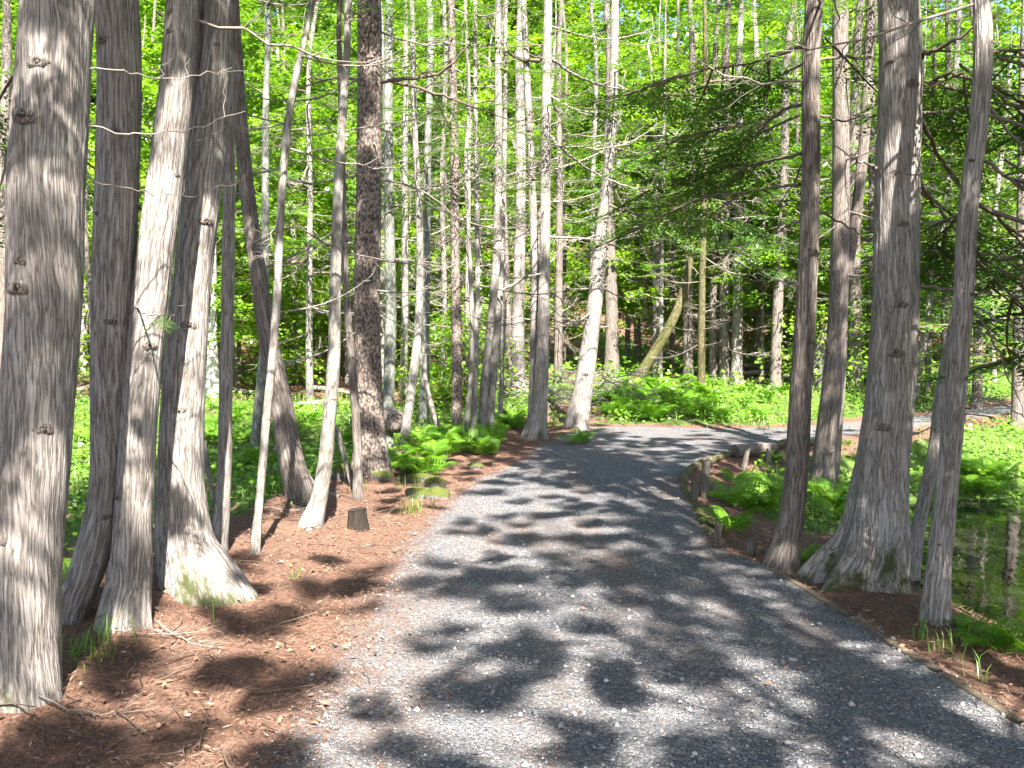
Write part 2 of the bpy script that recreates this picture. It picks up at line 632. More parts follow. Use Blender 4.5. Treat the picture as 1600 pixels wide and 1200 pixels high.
def ground_mat(name):
    t = NT(name)
    p = geo_pos(t)
    lc, lh = litter_nodes(t, p)
    gc, gh = gravel_nodes(t, p)
    pa = t.attr('path')
    edge = t.noise(p, 9, 5, 0.7)
    spk = t.noise(p, 70, 3, 0.7)
    f = t.math('ADD', pa, t.math('ADD', t.math('MULTIPLY', t.math('SUBTRACT', edge, 0.5), 0.7), t.math('MULTIPLY', t.math('SUBTRACT', spk, 0.5), 0.9)))
    f = t.ramp(f, [(0.40, (0, 0, 0)), (0.60, (1, 1, 1))])
    gr = t.attr('green')
    gn = t.noise(p, 6, 5, 0.7)
    gf = t.ramp(t.math('ADD', gr, t.math('MULTIPLY', t.math('SUBTRACT', gn, 0.5), 1.2)), [(0.4, (0, 0, 0)), (0.65, (1, 1, 1))])
    gcol = t.ramp(t.noise(p, 30, 4, 0.7), [(0.3, (0.03, 0.055, 0.012)), (0.55, (0.07, 0.12, 0.02)), (0.75, (0.15, 0.19, 0.04))])
    ground = t.mix(gf, lc, gcol)
    col = t.mix(f, ground, gc)
    h = t.n('ShaderNodeMix', data_type='FLOAT')
    t.l(f, h.inputs[0])
    t.l(lh, h.inputs[2])
    t.l(gh, h.inputs[3])
    nrm = t.bump(h.outputs[0], 1.0, 0.02)
    return t.pbr(col, 0.92, nrm, 0.2)


M['floor'] = ground_mat('leaf_litter_ground')
M['gravel'] = ground_mat('gravel_surface')


def simple_mat(name, stops, scale=20, rough=0.85, bump=0.6, dist=0.01, coord='obj', stretch=(1, 1, 1), spec=0.2):
    t = NT(name)
    p = obj_coord(t) if coord == 'obj' else geo_pos(t)
    n = t.noise(t.mapping(p, stretch), scale, 6, 0.65)
    col = t.ramp(n, stops)
    return t.pbr(col, rough, t.bump(n, bump, dist), spec)


def pebble_mat():
    t = NT('pebble_stone')
    tint = t.attr('tint')
    col = t.ramp(tint, [(0.0, (0.09, 0.095, 0.105)), (0.5, (0.20, 0.20, 0.205)), (0.8, (0.34, 0.31, 0.285)), (1.0, (0.52, 0.51, 0.50))])
    return t.pbr(col, 0.85, None, 0.3)


M['pebble'] = pebble_mat()


def needle_mat():
    t = NT('dry_needle')
    tint = t.attr('tint')
    col = t.ramp(tint, [(0.0, (0.045, 0.025, 0.017)), (0.45, (0.155, 0.083, 0.055)), (0.8, (0.28, 0.165, 0.11)), (1.0, (0.46, 0.36, 0.27))])
    return t.pbr(col, 0.85, None, 0.2)


M['needle'] = needle_mat()
M['rock'] = simple_mat('grey_rock', [(0.3, (0.08, 0.078, 0.072)), (0.6, (0.2, 0.195, 0.185)), (0.8, (0.32, 0.31, 0.3))], 12)
M['moss'] = simple_mat('cushion_moss', [(0.3, (0.035, 0.055, 0.010)), (0.55, (0.085, 0.115, 0.018)), (0.75, (0.17, 0.19, 0.035))], 45, 0.95, 0.9, 0.02)


def mossy_rock_mat():
    t = NT('moss_on_rock')
    p = obj_coord(t)
    n = t.noise(p, 14, 5, 0.65)
    rockc = t.ramp(t.noise(p, 30, 5, 0.7), [(0.3, (0.06, 0.056, 0.05)), (0.6, (0.15, 0.14, 0.128)), (0.8, (0.26, 0.25, 0.235))])
    mossc = t.ramp(t.noise(p, 90, 4, 0.7), [(0.3, (0.03, 0.042, 0.010)), (0.55, (0.075, 0.09, 0.018)), (0.75, (0.15, 0.155, 0.035))])
    sx = t.n('ShaderNodeSeparateXYZ')
    t.l(t.n('ShaderNodeNewGeometry').outputs['Normal'], sx.inputs[0])
    f = t.math('ADD', t.math('MULTIPLY', sx.outputs[2], 0.45), n)
    f = t.ramp(f, [(0.58, (0, 0, 0)), (0.72, (1, 1, 1))])
    return t.pbr(t.mix(f, rockc, mossc), 0.95, t.bump(t.noise(p, 60, 5, 0.7), 0.9, 0.02), 0.15)


M['mossy_rock'] = mossy_rock_mat()
M['edging'] = simple_mat('weathered_edging_wood', [(0.3, (0.06, 0.045, 0.03)), (0.55, (0.125, 0.10, 0.07)), (0.8, (0.2, 0.165, 0.12))], 14, 0.9, 0.6, 0.006, 'obj', (6, 6, 6))
M['stake'] = simple_mat('split_grey_stake_wood', [(0.3, (0.05, 0.043, 0.036)), (0.55, (0.12, 0.105, 0.09)), (0.8, (0.22, 0.20, 0.175))], 30, 0.9, 0.9, 0.01, 'obj', (3, 3, 0.25))
M['cut'] = simple_mat('cut_wood_face', [(0.3, (0.20, 0.15, 0.10)), (0.6, (0.36, 0.29, 0.21)), (0.8, (0.48, 0.41, 0.32))], 25, 0.9, 0.4, 0.005)
M['dark_stump'] = simple_mat('rotten_stump_wood', [(0.3, (0.012, 0.010, 0.008)), (0.6, (0.035, 0.028, 0.022)), (0.8, (0.075, 0.062, 0.045))], 18, 0.95, 1.0, 0.02, 'obj', (3, 3, 0.4))


def water_mat():
    t = NT('dark_pond_water')
    p = geo_pos(t)
    n = t.noise(t.mapping(p, (1, 0.6, 1)), 2.2, 3, 0.5)
    n2 = t.noise(p, 9, 2, 0.5)
    h = t.math('ADD', n, t.math('MULTIPLY', n2, 0.12))
    m = t.pbr((0.012, 0.014, 0.010), 0.02, t.bump(h, 0.2, 0.03), 0.25)
    return m


M['water'] = water_mat()

# ------------------------------------------------------------------ ground, path, water


def axis(parts):
    return np.unique(np.round(np.concatenate([np.arange(a, b, s) for a, b, s in parts]), 4))


gx = axis([(-60, -30, 2.5), (-30, -14, 0.8), (-14, -6, 0.22), (-6, 6, 0.07), (6, 14, 0.22), (14, 30, 0.8), (30, 62, 2.5)])
gy = axis([(-9, 0, 0.6), (0, 2.4, 0.2), (2.4, 12, 0.065), (12, 20, 0.12), (20, 32, 0.4), (32, 85, 2.0)])
X, Y = np.meshgrid(gx, gy)
P2 = np.stack([X.ravel(), Y.ravel()], 1)
GZ = ground_z(P2)
GSD = path_sd(P2)
GZ = GZ + np.where(GSD < 0.05, (fbm(P2[:, 0] * 3, P2[:, 1] * 3, 5) - 0.5) * 0.03 + (fbm(P2[:, 0] * 13, P2[:, 1] * 13, 1, 2) - 0.5) * 0.012, (fbm(P2[:, 0] * 9, P2[:, 1] * 9, 1, 3) - 0.5) * 0.05)
GG = green_mask(P2)
nx, ny = len(gx), len(gy)
i, j = np.meshgrid(np.arange(ny - 1), np.arange(nx - 1), indexing='ij')
a = (i * nx + j).ravel()
Q = np.stack([a, a + 1, a + nx + 1, a + nx], 1)
right_side = inside(P2, HOLLOW) | (P2[:, 0] > 1.6)
width = np.where(right_side, 0.04, 0.28 + 0.25 * (P2[:, 1] < 7))
pathv = 0.5 - 0.5 * np.clip(GSD / width, -1, 1)
wob = (fbm(P2[:, 0] * 2.5, P2[:, 1] * 2.5, 4) - .5) * np.where(right_side, 0.06, 0.35)
isp = (GSD + wob)[Q].mean(1) < 0


def sub_mesh(name, sel, mat):
    f = Q[sel]
    u, inv = np.unique(f, return_inverse=True)
    V = np.stack([P2[u, 0], P2[u, 1], GZ[u]], 1)
    return mesh_np(name, V, [inv.reshape(-1, 4)], mat, {'path': ('FLOAT', pathv[u]), 'green': ('FLOAT', GG[u])}, True)


tag(link('forest_floor', sub_mesh('forest_floor', ~isp, M['floor'])), kind='structure')
tag(link('gravel_path', sub_mesh('gravel_path', isp, M['gravel'])), kind='structure')

wm = mesh_np('water', np.array([[2.2, -8.9, WATER_Z], [61, -8.9, WATER_Z], [61, 20.0, WATER_Z], [2.2, 20.0, WATER_Z]]), [np.array([[0, 1, 2, 3]])], M['water'])
tag(link('pond_water', wm), kind='structure')

# ------------------------------------------------------------------ foliage libraries


def leaf_quads(base, direction, normal, length, width, fold=0.0):
    """rhombus leaves: base points (n,3), unit directions, unit normals"""
    n = len(base)
    side = np.cross(normal, direction)
    L = np.broadcast_to(length, (n,))[:, None]
    Wd = np.broadcast_to(width, (n,))[:, None]
    mid = base + direction * L * 0.5 + normal * (fold * Wd)
    V = np.stack([base, mid + side * Wd * 0.5, base + direction * L, mid - side * Wd * 0.5], 1).reshape(-1, 3)
    k = np.arange(n)[:, None] * 4
    F = np.concatenate([k + np.array([[0, 1, 2]]), k + np.array([[0, 2, 3]])])
    return V, F


def unit(v):
    return v / (np.linalg.norm(v, axis=-1, keepdims=True) + 1e-12)


def make_bough(seed, L=1.3, leaf=0.075, droop=0.28, dens=1.0):
    """flat drooping cedar bough growing along +x; returns Soup"""
    r = np.random.default_rng(seed)
    s = Soup()
    nn = 9
    t = np.linspace(0, 1, nn)
    bend = r.uniform(-.2, .2)
    ax = np.stack([L * t, bend * L * t**2, -droop * L * t**1.6 + 0.16 * L * t**3], 1)
    V, F, co = tube(ax, 0.012 * (1 - t * 0.8) * (L / 1.3) + 0.002, 4)
    s.add(V, F, 0.3, co, 1)
    bs, ds, ns, ls = [], [], [], []
    k = int(L / 0.062 * dens)
    for q in range(k):
        tt = 0.18 + 0.82 * (q + r.random()) / k
        side = 1 if q % 2 else -1
        p = np.array([np.interp(tt, t, ax[:, m]) for m in range(3)])
        bl = L * 0.42 * (1 - tt) ** 0.7 * r.uniform(0.5, 1.1) + 0.07
        ang = side * r.uniform(0.75, 1.1)
        d = np.array([math.cos(ang), math.sin(ang), r.uniform(-0.3, 0.08)])
        d /= np.linalg.norm(d)
        m = max(3, int(bl / 0.042))
        uu = (np.arange(m) + 0.5) / m
        pts = p + d * (uu * bl)[:, None] - np.array([0, 0, 1]) * (0.35 * (uu * bl) ** 2)[:, None]
        for sg in (-1, 1):
            dd = d[None] * 0.75 + sg * np.array([-d[1], d[0], 0])[None] * 0.6 + r.normal(0, 0.16, (m, 3))
            bs.append(pts)
            ds.append(unit(dd))
            nv = np.array([0, 0, 1.0])[None] + r.normal(0, 0.35, (m, 3))
            ns.append(nv)
            ls.append(leaf * r.uniform(0.7, 1.3, m) * (1.15 - 0.5 * uu))
    bs, ds, ns, ls = map(np.concatenate, (bs, ds, ns, ls))
    ns = unit(ns - ds * (ns * ds).sum(1)[:, None])
    V, F = leaf_quads(bs, ds, ns, ls, ls * 0.34, 0.08)
    tn = np.repeat(np.clip(r.normal(0.5, 0.2, len(bs)), 0, 1), 4)
    s.add(V, F, tn, None, 0)
    return s


BOUGHS = [make_bough(100 + k, L=lv) for k, lv in enumerate((1.0, 1.3, 1.5, 1.2))]
BARR = [b.arrays() for b in BOUGHS]
CARR = [make_bough(120 + k, 1.2, 0.17, 0.28, 0.62).arrays() for k in range(3)]
BOUGH_ME = [b.mesh('cedar_bough', [M['cedar_leaf'], M['limb']]) for b in BOUGHS]


def put(s, arr, Mx, off, sc, tshift=0.0):
    V, F3, F4, t, c, m = arr
    VV = (V * sc) @ Mx.T + off
    k = len(F3)
    base = s.n
    s.V.append(VV)
    s.t.append(np.clip(t + tshift, 0, 1))
    s.c.append(c)
    s.T3.append(F3 + base)
    s.m3.append(m[:k])
    s.T4.append(F4 + base)
    s.m4.append(m[k:])
    s.n += len(V)


def make_cedar_crown(seed, h, rmax, nb, low=0.0):
    """crown from z=0 (lowest boughs) to z=h round a trunk on the axis"""
    r = np.random.default_rng(seed)
    s = Soup()
    az = r.uniform(0, 6.28)
    for k in range(nb):
        t = ((k + r.random()) / nb) ** 0.9
        az += 2.4 + r.normal(0, 0.35)
        Lb = rmax * (1 - 0.72 * t) * r.uniform(0.65, 1.15)
        z = low + t * (h - low)
        A = BARR[r.integers(len(BARR))]
        L0 = A[0][:, 0].max()
        n_sub = 2 if Lb > 1.5 else 1
        Mx = rotz(az) @ roty(r.uniform(-0.25, 0.2) - 0.15 * t) @ rotx(r.normal(0, 0.25))
        put(s, A, Mx, np.array([0, 0, z]), Lb / L0, r.normal(0, 0.1))
        if n_sub == 2:
            A = BARR[r.integers(len(BARR))]
            Mx2 = rotz(az + r.uniform(-.5, .5)) @ roty(r.uniform(-0.1, 0.3)) @ rotx(r.normal(0, 0.3))
            put(s, A, Mx2, np.array([math.cos(az), math.sin(az), -0.12]) * Lb * 0.4 + np.array([0, 0, z]), 0.62 * Lb / L0, r.normal(0, 0.1))
    return s.mesh('cedar_crown', [M['cedar_leaf'], M['limb']])


def make_canopy_crown(seed, h, rmax, nb):
    """broad open crown: sprays at the ends of limbs all through its volume"""
    r = np.random.default_rng(seed)
    s = Soup()
    for k in range(nb):
        t = (k + r.random()) / nb
        az = r.uniform(0, 6.28)
        rad = rmax * (1 - 0.45 * t) * math.sqrt(r.uniform(0.04, 1))
        z = t * h
        c = np.array([rad * math.cos(az), rad * math.sin(az), z])
        q = np.linspace(0, 1, 6)[:, None]
        ax = np.array([[0, 0, z + 0.1 * rad]]) * (1 - q) + c[None] * q
        ax[:, 2] += 0.1 * rad * np.sin(q[:, 0] * 3.1)
        V, F, co = tube(ax, 0.02 * (1 - 0.7 * q[:, 0]), 4)
        s.add(V, F, 0.4, co, 1)
        A = CARR[r.integers(len(CARR))]
        L0 = A[0][:, 0].max()
        for m in range(3):
            a2 = az + r.normal(0, 0.8)
            Mx = rotz(a2) @ roty(r.uniform(-0.2, 0.5)) @ rotx(r.normal(0, 0.35))
            put(s, A, Mx, c - np.array([math.cos(a2), math.sin(a2), 0]) * 0.25, r.uniform(0.30, 0.52) / L0, r.normal(0, 0.1))
    return s.mesh('cedar_crown', [M['cedar_leaf'], M['limb']])


CROWN = {
    'full': [make_cedar_crown(11 + k, 7.0, 1.9, 46) for k in range(3)],
    'thin': [make_cedar_crown(31 + k, 7.0, 1.6, 16) for k in range(3)],
    'low': [make_cedar_crown(51 + k, 7.0, 1.8, 48) for k in range(2)],
    'canopy': [make_canopy_crown(71 + k, 6.5, 3.0, nb) for k, nb in enumerate((105, 140, 165))],
}


def make_maple_crown(seed, Rr, z0, z1, ncl, nleaf, ls=0.09, shape='round'):
    r = np.random.default_rng(seed)
    s = Soup()
    bs, ds, ns, ll, tt = [], [], [], [], []
    for k in range(ncl):
        t = (k + r.random()) / ncl
        z = z0 + t * (z1 - z0)
        prof = math.sin(math.pi * min(1, 0.18 + 0.75 * t)) ** 0.7
        rad = Rr * prof * math.sqrt(r.uniform(0.06, 1))
        az = r.uniform(0, 6.28)
        c = np.array([rad * math.cos(az), rad * math.sin(az), z])
        zs = max(z0 * 0.6, z - rad * r.uniform(0.3, 0.7))
        q = np.linspace(0, 1, 5)[:, None]
        ax = np.array([[0, 0, zs]]) * (1 - q) + c[None] * q
        ax[:, 2] += 0.12 * rad * np.sin(q[:, 0] * 3.14)
        V, F, co = tube(ax, 0.016 * (1 - 0.75 * q[:, 0]), 3)
        s.add(V, F, 0.4, co, 1)
        cr = r.uniform(0.35, 0.75)
        th = r.uniform(0, 6.28, nleaf)
        rr = cr * np.sqrt(r.random(nleaf))
        p = c + np.stack([rr * np.cos(th), rr * np.sin(th), r.normal(0, 0.11, nleaf) - 0.25 * rr**2], 1)
        bs.append(p)
        d = np.stack([np.cos(th) + r.normal(0, .5, nleaf), np.sin(th) + r.normal(0, .5, nleaf), r.normal(-0.35, 0.3, nleaf)], 1)
        d = unit(d)
        nv = np.array([0.1, -0.35, 1.0]) + r.normal(0, 0.4, (nleaf, 3))
        ds.append(d)
        ns.append(unit(nv - d * (nv * d).sum(1)[:, None]))
        ll.append(ls * r.uniform(0.65, 1.5) * r.uniform(0.6, 1.35, nleaf))
        tt.append(np.clip(r.normal(0.5 + r.normal(0, .12), 0.16, nleaf), 0, 1))
    bs, ds, ns, ll, tt = map(np.concatenate, (bs, ds, ns, ll, tt))
    V, F = leaf_quads(bs, ds, ns, ll, ll * 0.85, -0.12)
    s.add(V, F, np.repeat(tt, 4), None, 0)
    return s.mesh('maple_crown', [M['maple_leaf'], M['limb']])


MAPLE = [make_maple_crown(201 + k, 2.2, 2.5, 7.5, 70, 150, 0.10) for k in range(3)]
MAPLE_TALL = [make_maple_crown(211 + k, 3.0, 1.6, 12.0, 95, 130, 0.14) for k in range(3)]
MAPLE_LOW = [make_maple_crown(221 + k, 1.0, 0.25, 1.9, 26, 70, 0.075) for k in range(2)]


def make_dead_branch(seed):
    """bare dead branch, unit length along +x"""
    r = np.random.default_rng(seed)
    s = Soup()
    n = 9
    t = np.linspace(0, 1, n)
    dr = r.uniform(-0.25, 0.1)
    ax = np.stack([t, np.cumsum(r.normal(0, 0.022, n)) + r.uniform(-.15, .15) * t**2, dr * t + r.uniform(0.0, 0.22) * t**2.4 - 0.06 * np.sin(t * 3.1)], 1)
    V, F, co = tube(ax, 0.008 * (1 - t) ** 0.8 + 0.0014, 4)
    s.add(V, F, 0.5, co)
    for k in range(r.integers(11, 18)):
        tt = r.uniform(0.22, 0.95)
        p = np.array([np.interp(tt, t, ax[:, m]) for m in range(3)])
        side = r.choice([-1, 1])
        l = r.uniform(0.1, 0.36) * (1.15 - tt * 0.6)
        q = np.linspace(0, 1, 5)[:, None]
        ang = side * r.uniform(0.5, 1.15)
        d = np.array([math.cos(ang), math.sin(ang), r.uniform(-0.35, 0.35)])
        tw = p + d * q * l + np.array([0, 0, 1]) * (r.uniform(-0.1, 0.3) * l * q**2)
        tw[1:] += r.normal(0, 0.012, (4, 3))
        V, F, co = tube(tw, 0.0032 * (1 - q[:, 0]) + 0.0009, 3)
        s.add(V, F, 0.5, co)
    return s.mesh('dead_branch', [M['twig']])


DEAD = [make_dead_branch(300 + k) for k in range(12)]


def make_knot(seed):
    """ring of healed bark round a broken branch stub; stub along +x"""
    r = np.random.default_rng(seed)
    s = Soup()
    n, m = 14, 7
    u = np.arange(n) / n * 2 * math.pi
    prof = [(-0.02, 1.25), (0.16, 1.0), (0.26, 0.72), (0.2, 0.45), (0.05, 0.34)]
    rows = []
    for x, rad in prof:
        rr = rad * (1 + 0.16 * np.sin(3 * u + r.uniform(0, 6)) + r.normal(0, .07, n))
        rows.append(np.stack([np.full(n, x) + r.normal(0, .03, n), rr * np.cos(u) * 1.15, rr * np.sin(u) * 0.72], 1))
    V = np.concatenate(rows)
    i, j = np.meshgrid(np.arange(len(prof) - 1), np.arange(n), indexing='ij')
    a = i * n + j
    b = i * n + (j + 1) % n
    s.add(V, np.stack([a, b, b + n, a + n], -1).reshape(-1, 4), 2.0, V * 0.05)
    L = r.uniform(0.35, 1.0)
    ax = np.array([[0, 0, 0], [L * .5, r.normal(0, .08), -.05], [L, r.normal(0, .15), r.normal(0, .15)]])
    V, F, co = tube(ax, np.array([0.36, 0.26, 0.1]), 7)
    s.add(V, F, 2.0, co * 0.05)
    return s.mesh('knot', [M['cedar_dark']], True)


KNOT = [make_knot(400 + k) for k in range(5)]

# ------------------------------------------------------------------ trunks


def trunk_mesh(pts, rad, flare, fdir, fdir_amt, lobes, seg, rows, ridge, seed, H, ground, twist=0.15, lump=0.03):
    """pts: centre line from the ground up (world minus base). returns mesh data + function"""
    r = np.random.default_rng(seed)
    P = np.column_stack([pts, rad])
    # parameter rows: denser at base
    C = smooth_line(P, rows)
    cen, rr = C[:, :3], np.maximum(C[:, 3], 0.006)
    T, N, B = frames(cen)
    s = np.concatenate([[0], np.cumsum(np.linalg.norm(np.diff(cen, axis=0), axis=1))])
    th = np.arange(seg) / seg * 2 * math.pi
    ph = r.uniform(0, 6.28)
    TH, SS = np.meshgrid(th, s)
    RR = np.repeat(rr[:, None], seg, 1)
    ox = RR * np.cos(TH)
    oy = RR * np.sin(TH)
    dirx = N[:, None] * np.cos(TH)[..., None] + B[:, None] * np.sin(TH)[..., None]
    wx = np.arctan2(dirx[..., 1], dirx[..., 0])
    hz = np.maximum(0, (cen[:, 2] - cen[0, 2] - 0.0))[:, None] - 0.12
    hz = np.maximum(hz, -0.12)
    fl = np.exp(-np.maximum(hz, 0) / (0.10 + 1.1 * rr[0]))
    flare = flare * 1.35
    lob = 0.1 + 0.9 * np.maximum(0, np.cos(lobes * wx / 2 * 1.0 + ph)) ** 2 + 0.35 * np.maximum(0, np.cos((lobes + 2) * wx / 2 + 2 * ph)) ** 4
    dirf = 0.5 + 0.5 * np.cos(wx - fdir)
    k = 1 + flare * fl * (lob * (1 - fdir_amt) + fdir_amt * 1.6 * dirf ** 2 * (0.6 + .4 * lob))
    # lumpy outline and bark ridges
    q = TH + twist * SS * 3
    lumpn = fbm(np.cos(q) * 1.3 + seed, np.sin(q) * 1.3, SS * 1.4, 3) - 0.5
    k = k * (1 + lump * 4 * lumpn)
    disp = 0
    if ridge > 0:
        a = TH * 1.0
        ang = a + twist * SS + 0.35 * (fbm(SS * 3.0 + seed, np.cos(a) * 2, np.sin(a) * 2, 2) - 0.5)
        c1 = vn(np.cos(ang) * RR * 105 + seed, np.sin(ang) * RR * 105, SS * 2.6 + 3)
        c2 = vn(np.cos(ang) * RR * 180 + seed, np.sin(ang) * RR * 180, SS * 5.0)
        disp = ridge * (np.minimum(1, np.abs(2 * c1 - 1) * 2.6) * 0.9 + c2 * 0.4 - 0.8)
    Rf = RR * k + disp
    V = cen[:, None] + dirx * Rf[..., None]
    co = np.stack([RR * np.cos(TH + twist * SS), RR * np.sin(TH + twist * SS), SS], -1)
    hh = V[..., 2] - 0.0
    i, j = np.meshgrid(np.arange(rows - 1), np.arange(seg), indexing='ij')
    a = i * seg + j
    b = i * seg + (j + 1) % seg
    F = np.stack([a, b, b + seg, a + seg], -1).reshape(-1, 4)
    return V.reshape(-1, 3), F, co.reshape(-1, 3), hh.reshape(-1), cen, rr


TREES = {}


def build_tree(key, name, label, cat, bark, base, line, H=11.0, group=None, flare=0.35, fdir=0.0, famt=0.0, lobes=5, detail=1, crown=None,
               hc=5.5, cscale=1.0, dead=8, dlo=1.0, dhi=None, dlen=(0.7, 1.6), knots=0, moss_off=0.0, seed=0, depth=None, ztop=None, lump=0.03, twist=0.15,
               stems=(), dmat=None):
    """line: photo points (px, py, width px) from the base up; base: (px, py) where it meets the ground"""
    r = np.random.default_rng(seed + 1000)
    g = hit(*base) if depth is None else None
    if depth is not None:
        p = at_depth(base[0], base[1], depth)
        g = np.array([p[0], depth, ground_z(p)[0]])
    if ztop is None and g[1] > 8.5 and not name.startswith('maple'):
        H = min(H, 3.2 + 0.42 * g[1])
        hc = min(hc, H - 2.4)
    w0 = line[0][2]
    d = g[1] + 0.4 * w0 / 2 / FPX * g[1]
    k = d / FPX
    pts, rad = [], []
    for (px, py, w) in line:
        p = at_depth(px, py, d)
        p[1] += r.normal(0, 0.015)
        pts.append(p)
        rad.append(w / 2 * k)
    b0 = pts[0].copy()
    if b0[2] > g[2] + 0.03:
        b0 = np.array([g[0], d, g[2]])
        pts.insert(0, b0)
        rad.insert(0, rad[0] * 1.04)
    low = pts[0] + (pts[0] - pts[1]) * 0.05
    low[2] = min(g[2], pts[0][2]) - 0.18
    pts.insert(0, low)
    rad.insert(0, rad[0] * 1.02)
    base_z = g[2]
    if ztop is None:
        t = pts[-1] - pts[-3] if len(pts) > 3 else pts[-1] - pts[-2]
        t = t / np.linalg.norm(t)
        t[:2] *= 0.6
        zz = pts[-1][2]
        last, lr = pts[-1].copy(), rad[-1]
        if H + base_z > zz + 0.5:
            for f in (0.25, 0.5, 0.75, 1.0):
                q = last + t * (H + base_z - zz) / max(0.3, t[2]) * f
                q[:2] += r.normal(0, 0.06, 2)
                pts.append(q)
                rad.append(max(0.012, lr * (1 - f * 0.93)))
    root = empty(name, (pts[1][0], pts[1][1], base_z))
    O = np.array([pts[1][0], pts[1][1], base_z])
    tag(root, label, cat, group)
    pts = np.array(pts) - O
    if detail == 2:
        seg, rows, ridge = 110, 270, 0.005
    elif detail == 1:
        seg, rows, ridge = 28, 90, 0.004
    else:
        seg, rows, ridge = 10, 26, 0.0
    V, F, co, hh, cen, rr = trunk_mesh(pts, rad, flare, fdir, famt, lobes, seg, rows, ridge, seed, H, base_z, twist, lump)
    ss = Soup()
    ss.add(V, F, np.maximum(0, hh + moss_off), co)
    ss.add(np.vstack([V[-seg:], cen[-1:]]), np.array([[q, (q + 1) % seg, seg] for q in range(seg)]), 3.0, np.vstack([co[-seg:], co[-1:]]))
    me = ss.mesh('trunk', [M[bark]], True)
    link('trunk', me, root)
    for sp in stems:                                   # extra stems of the same tree
        sd = d + sp.get('dd', 0.0)
        q = np.array([at_depth(px, py, sd) for px, py, w in sp['line']]) - O
        rd = [w / 2 * sd / FPX for _, _, w in sp['line']]
        if sp.get('up', True):
            t = q[-1] - q[-2]
            t = t / t[2]
            q = np.vstack([q, q[-1] + t * 1.8, q[-1] + t * 4.0])
            rd = rd + [rd[-1] * 0.7, rd[-1] * 0.2]
        V, F, co, hh, _, _ = trunk_mesh(q, rd, sp.get('flare', 0), 0, 0, 4, 28 if detail else 10, 90 if detail else 26, ridge * 0.8, seed + 5, H, base_z, twist, lump)
        s2 = Soup()
        s2.add(V, F, np.maximum(0, hh + moss_off), co)
        link('stem', s2.mesh('stem', [M[bark]], True), root)

    def at_h(z):
        z = z
        c = np.array([np.interp(z, cen[:, 2], cen[:, m]) for m in range(3)])
        return c, np.interp(z, cen[:, 2], rr)
    topz = cen[-1, 2]
    if crown:
        lib = {'maple': MAPLE, 'maple_tall': MAPLE_TALL, 'maple_low': MAPLE_LOW}.get(crown) or CROWN[crown]
        me = lib[r.integers(len(lib))]
        c, _ = at_h(hc)
        sc = cscale
        if crown in CROWN:
            hcr = max(v.co.z for v in list(me.vertices)[:1]) if False else 7.0
            zs = (topz - hc) / hcr
            link('crown', me, root, tuple(c), (0, 0, r.uniform(0, 6.28)), (sc, sc, max(0.35, zs)))
        else:
            link('crown', me, root, (c[0], c[1], 0), (0, 0, r.uniform(0, 6.28)), sc)
    hi = dhi if dhi is not None else min(topz * 0.7, 6.5)
    az = r.uniform(0, 6.28)
    for q in range(dead):
        z = dlo + (hi - dlo) * (q + r.random()) / max(1, dead)
        az += 2.4 + r.normal(0, 0.5)
        c, rad_ = at_h(z)
        L = r.uniform(*dlen)
        link('dead_branch', DEAD[r.integers(len(DEAD))], root, tuple(c + np.array([math.cos(az), math.sin(az), 0]) * rad_ * 0.8),
             (r.normal(0, 0.5), r.normal(0.0, 0.22), az), L)
    for q in range(knots):
        z = 0.35 + 3.2 * (q + r.random()) / knots
        az = -math.pi / 2 + r.uniform(-1.15, 1.15)
        c, rad_ = at_h(z)
        sz = rad_ * r.uniform(0.16, 0.3)
        link('knot', KNOT[r.integers(len(KNOT))], root, tuple(c + np.array([math.cos(az), math.sin(az), 0]) * (rad_ * 0.985)),
             (r.uniform(-.3, .3), r.uniform(-.3, .3), az), sz)
    TREES[key] = dict(root=root, O=O, d=d, at_h=at_h)
    return root


def px_branch(key, line, w0, w1=0.25, name='branch', d1=0.0, mat='limb', twigs=4, seed=0, boughs=0):
    """a living or bare limb given by photo points, growing d1 metres nearer/farther at its tip"""
    T = TREES[key]
    r = np.random.default_rng(seed + 77)
    n = len(line)
    dd = T['d'] + np.linspace(0, d1, n)
    pts = np.array([at_depth(px, py, dd[k]) for k, (px, py) in enumerate(line)]) - T['O']
    C = smooth_line(pts, 18)
    C[1:] += r.normal(0, 0.006, (17, 3))
    k = T['d'] / FPX
    t = np.linspace(0, 1, 18)
    s = Soup()
    V, F, co = tube(C, w0 / 2 * k * (1 - (1 - w1) * t), 6)
    s.add(V, F, 0.5, co)
    L = np.linalg.norm(pts[-1] - pts[0])
    for q in range(twigs):
        tt = r.uniform(0.25, 0.98)
        p = np.array([np.interp(tt, t, C[:, m]) for m in range(3)])
        dr = unit(C[-1] - C[0] + r.normal(0, 0.55 * L, 3))
        l = L * r.uniform(0.12, 0.32)
        u = np.linspace(0, 1, 5)[:, None]
        tw = p + dr * u * l + np.array([0, 0, 0.2]) * l * u**2
        tw[1:] += r.normal(0, 0.01, (4, 3))
        V, F, co = tube(tw, w0 / 2 * k * 0.35 * (1 - 0.8 * u[:, 0]), 4)
        s.add(V, F, 0.5, co)
    o = link(name, s.mesh(name, [M[mat]], True), T['root'])
    for q in range(boughs):
        tt = 0.25 + 0.75 * (q + r.random()) / boughs
        p = np.array([np.interp(tt, t, C[:, m]) for m in range(3)])
        v = C[-1] - C[0]
        az = math.atan2(v[1], v[0]) + r.normal(0, 0.7)
        link('foliage_spray', BOUGH_ME[r.integers(len(BOUGH_ME))], o, tuple(p), (r.normal(0, .25), r.uniform(-0.1, 0.35), az), r.uniform(0.5, 0.85) * (0.3 if key == 'B' else max(1.0, T['d'] / 9)))
    return o


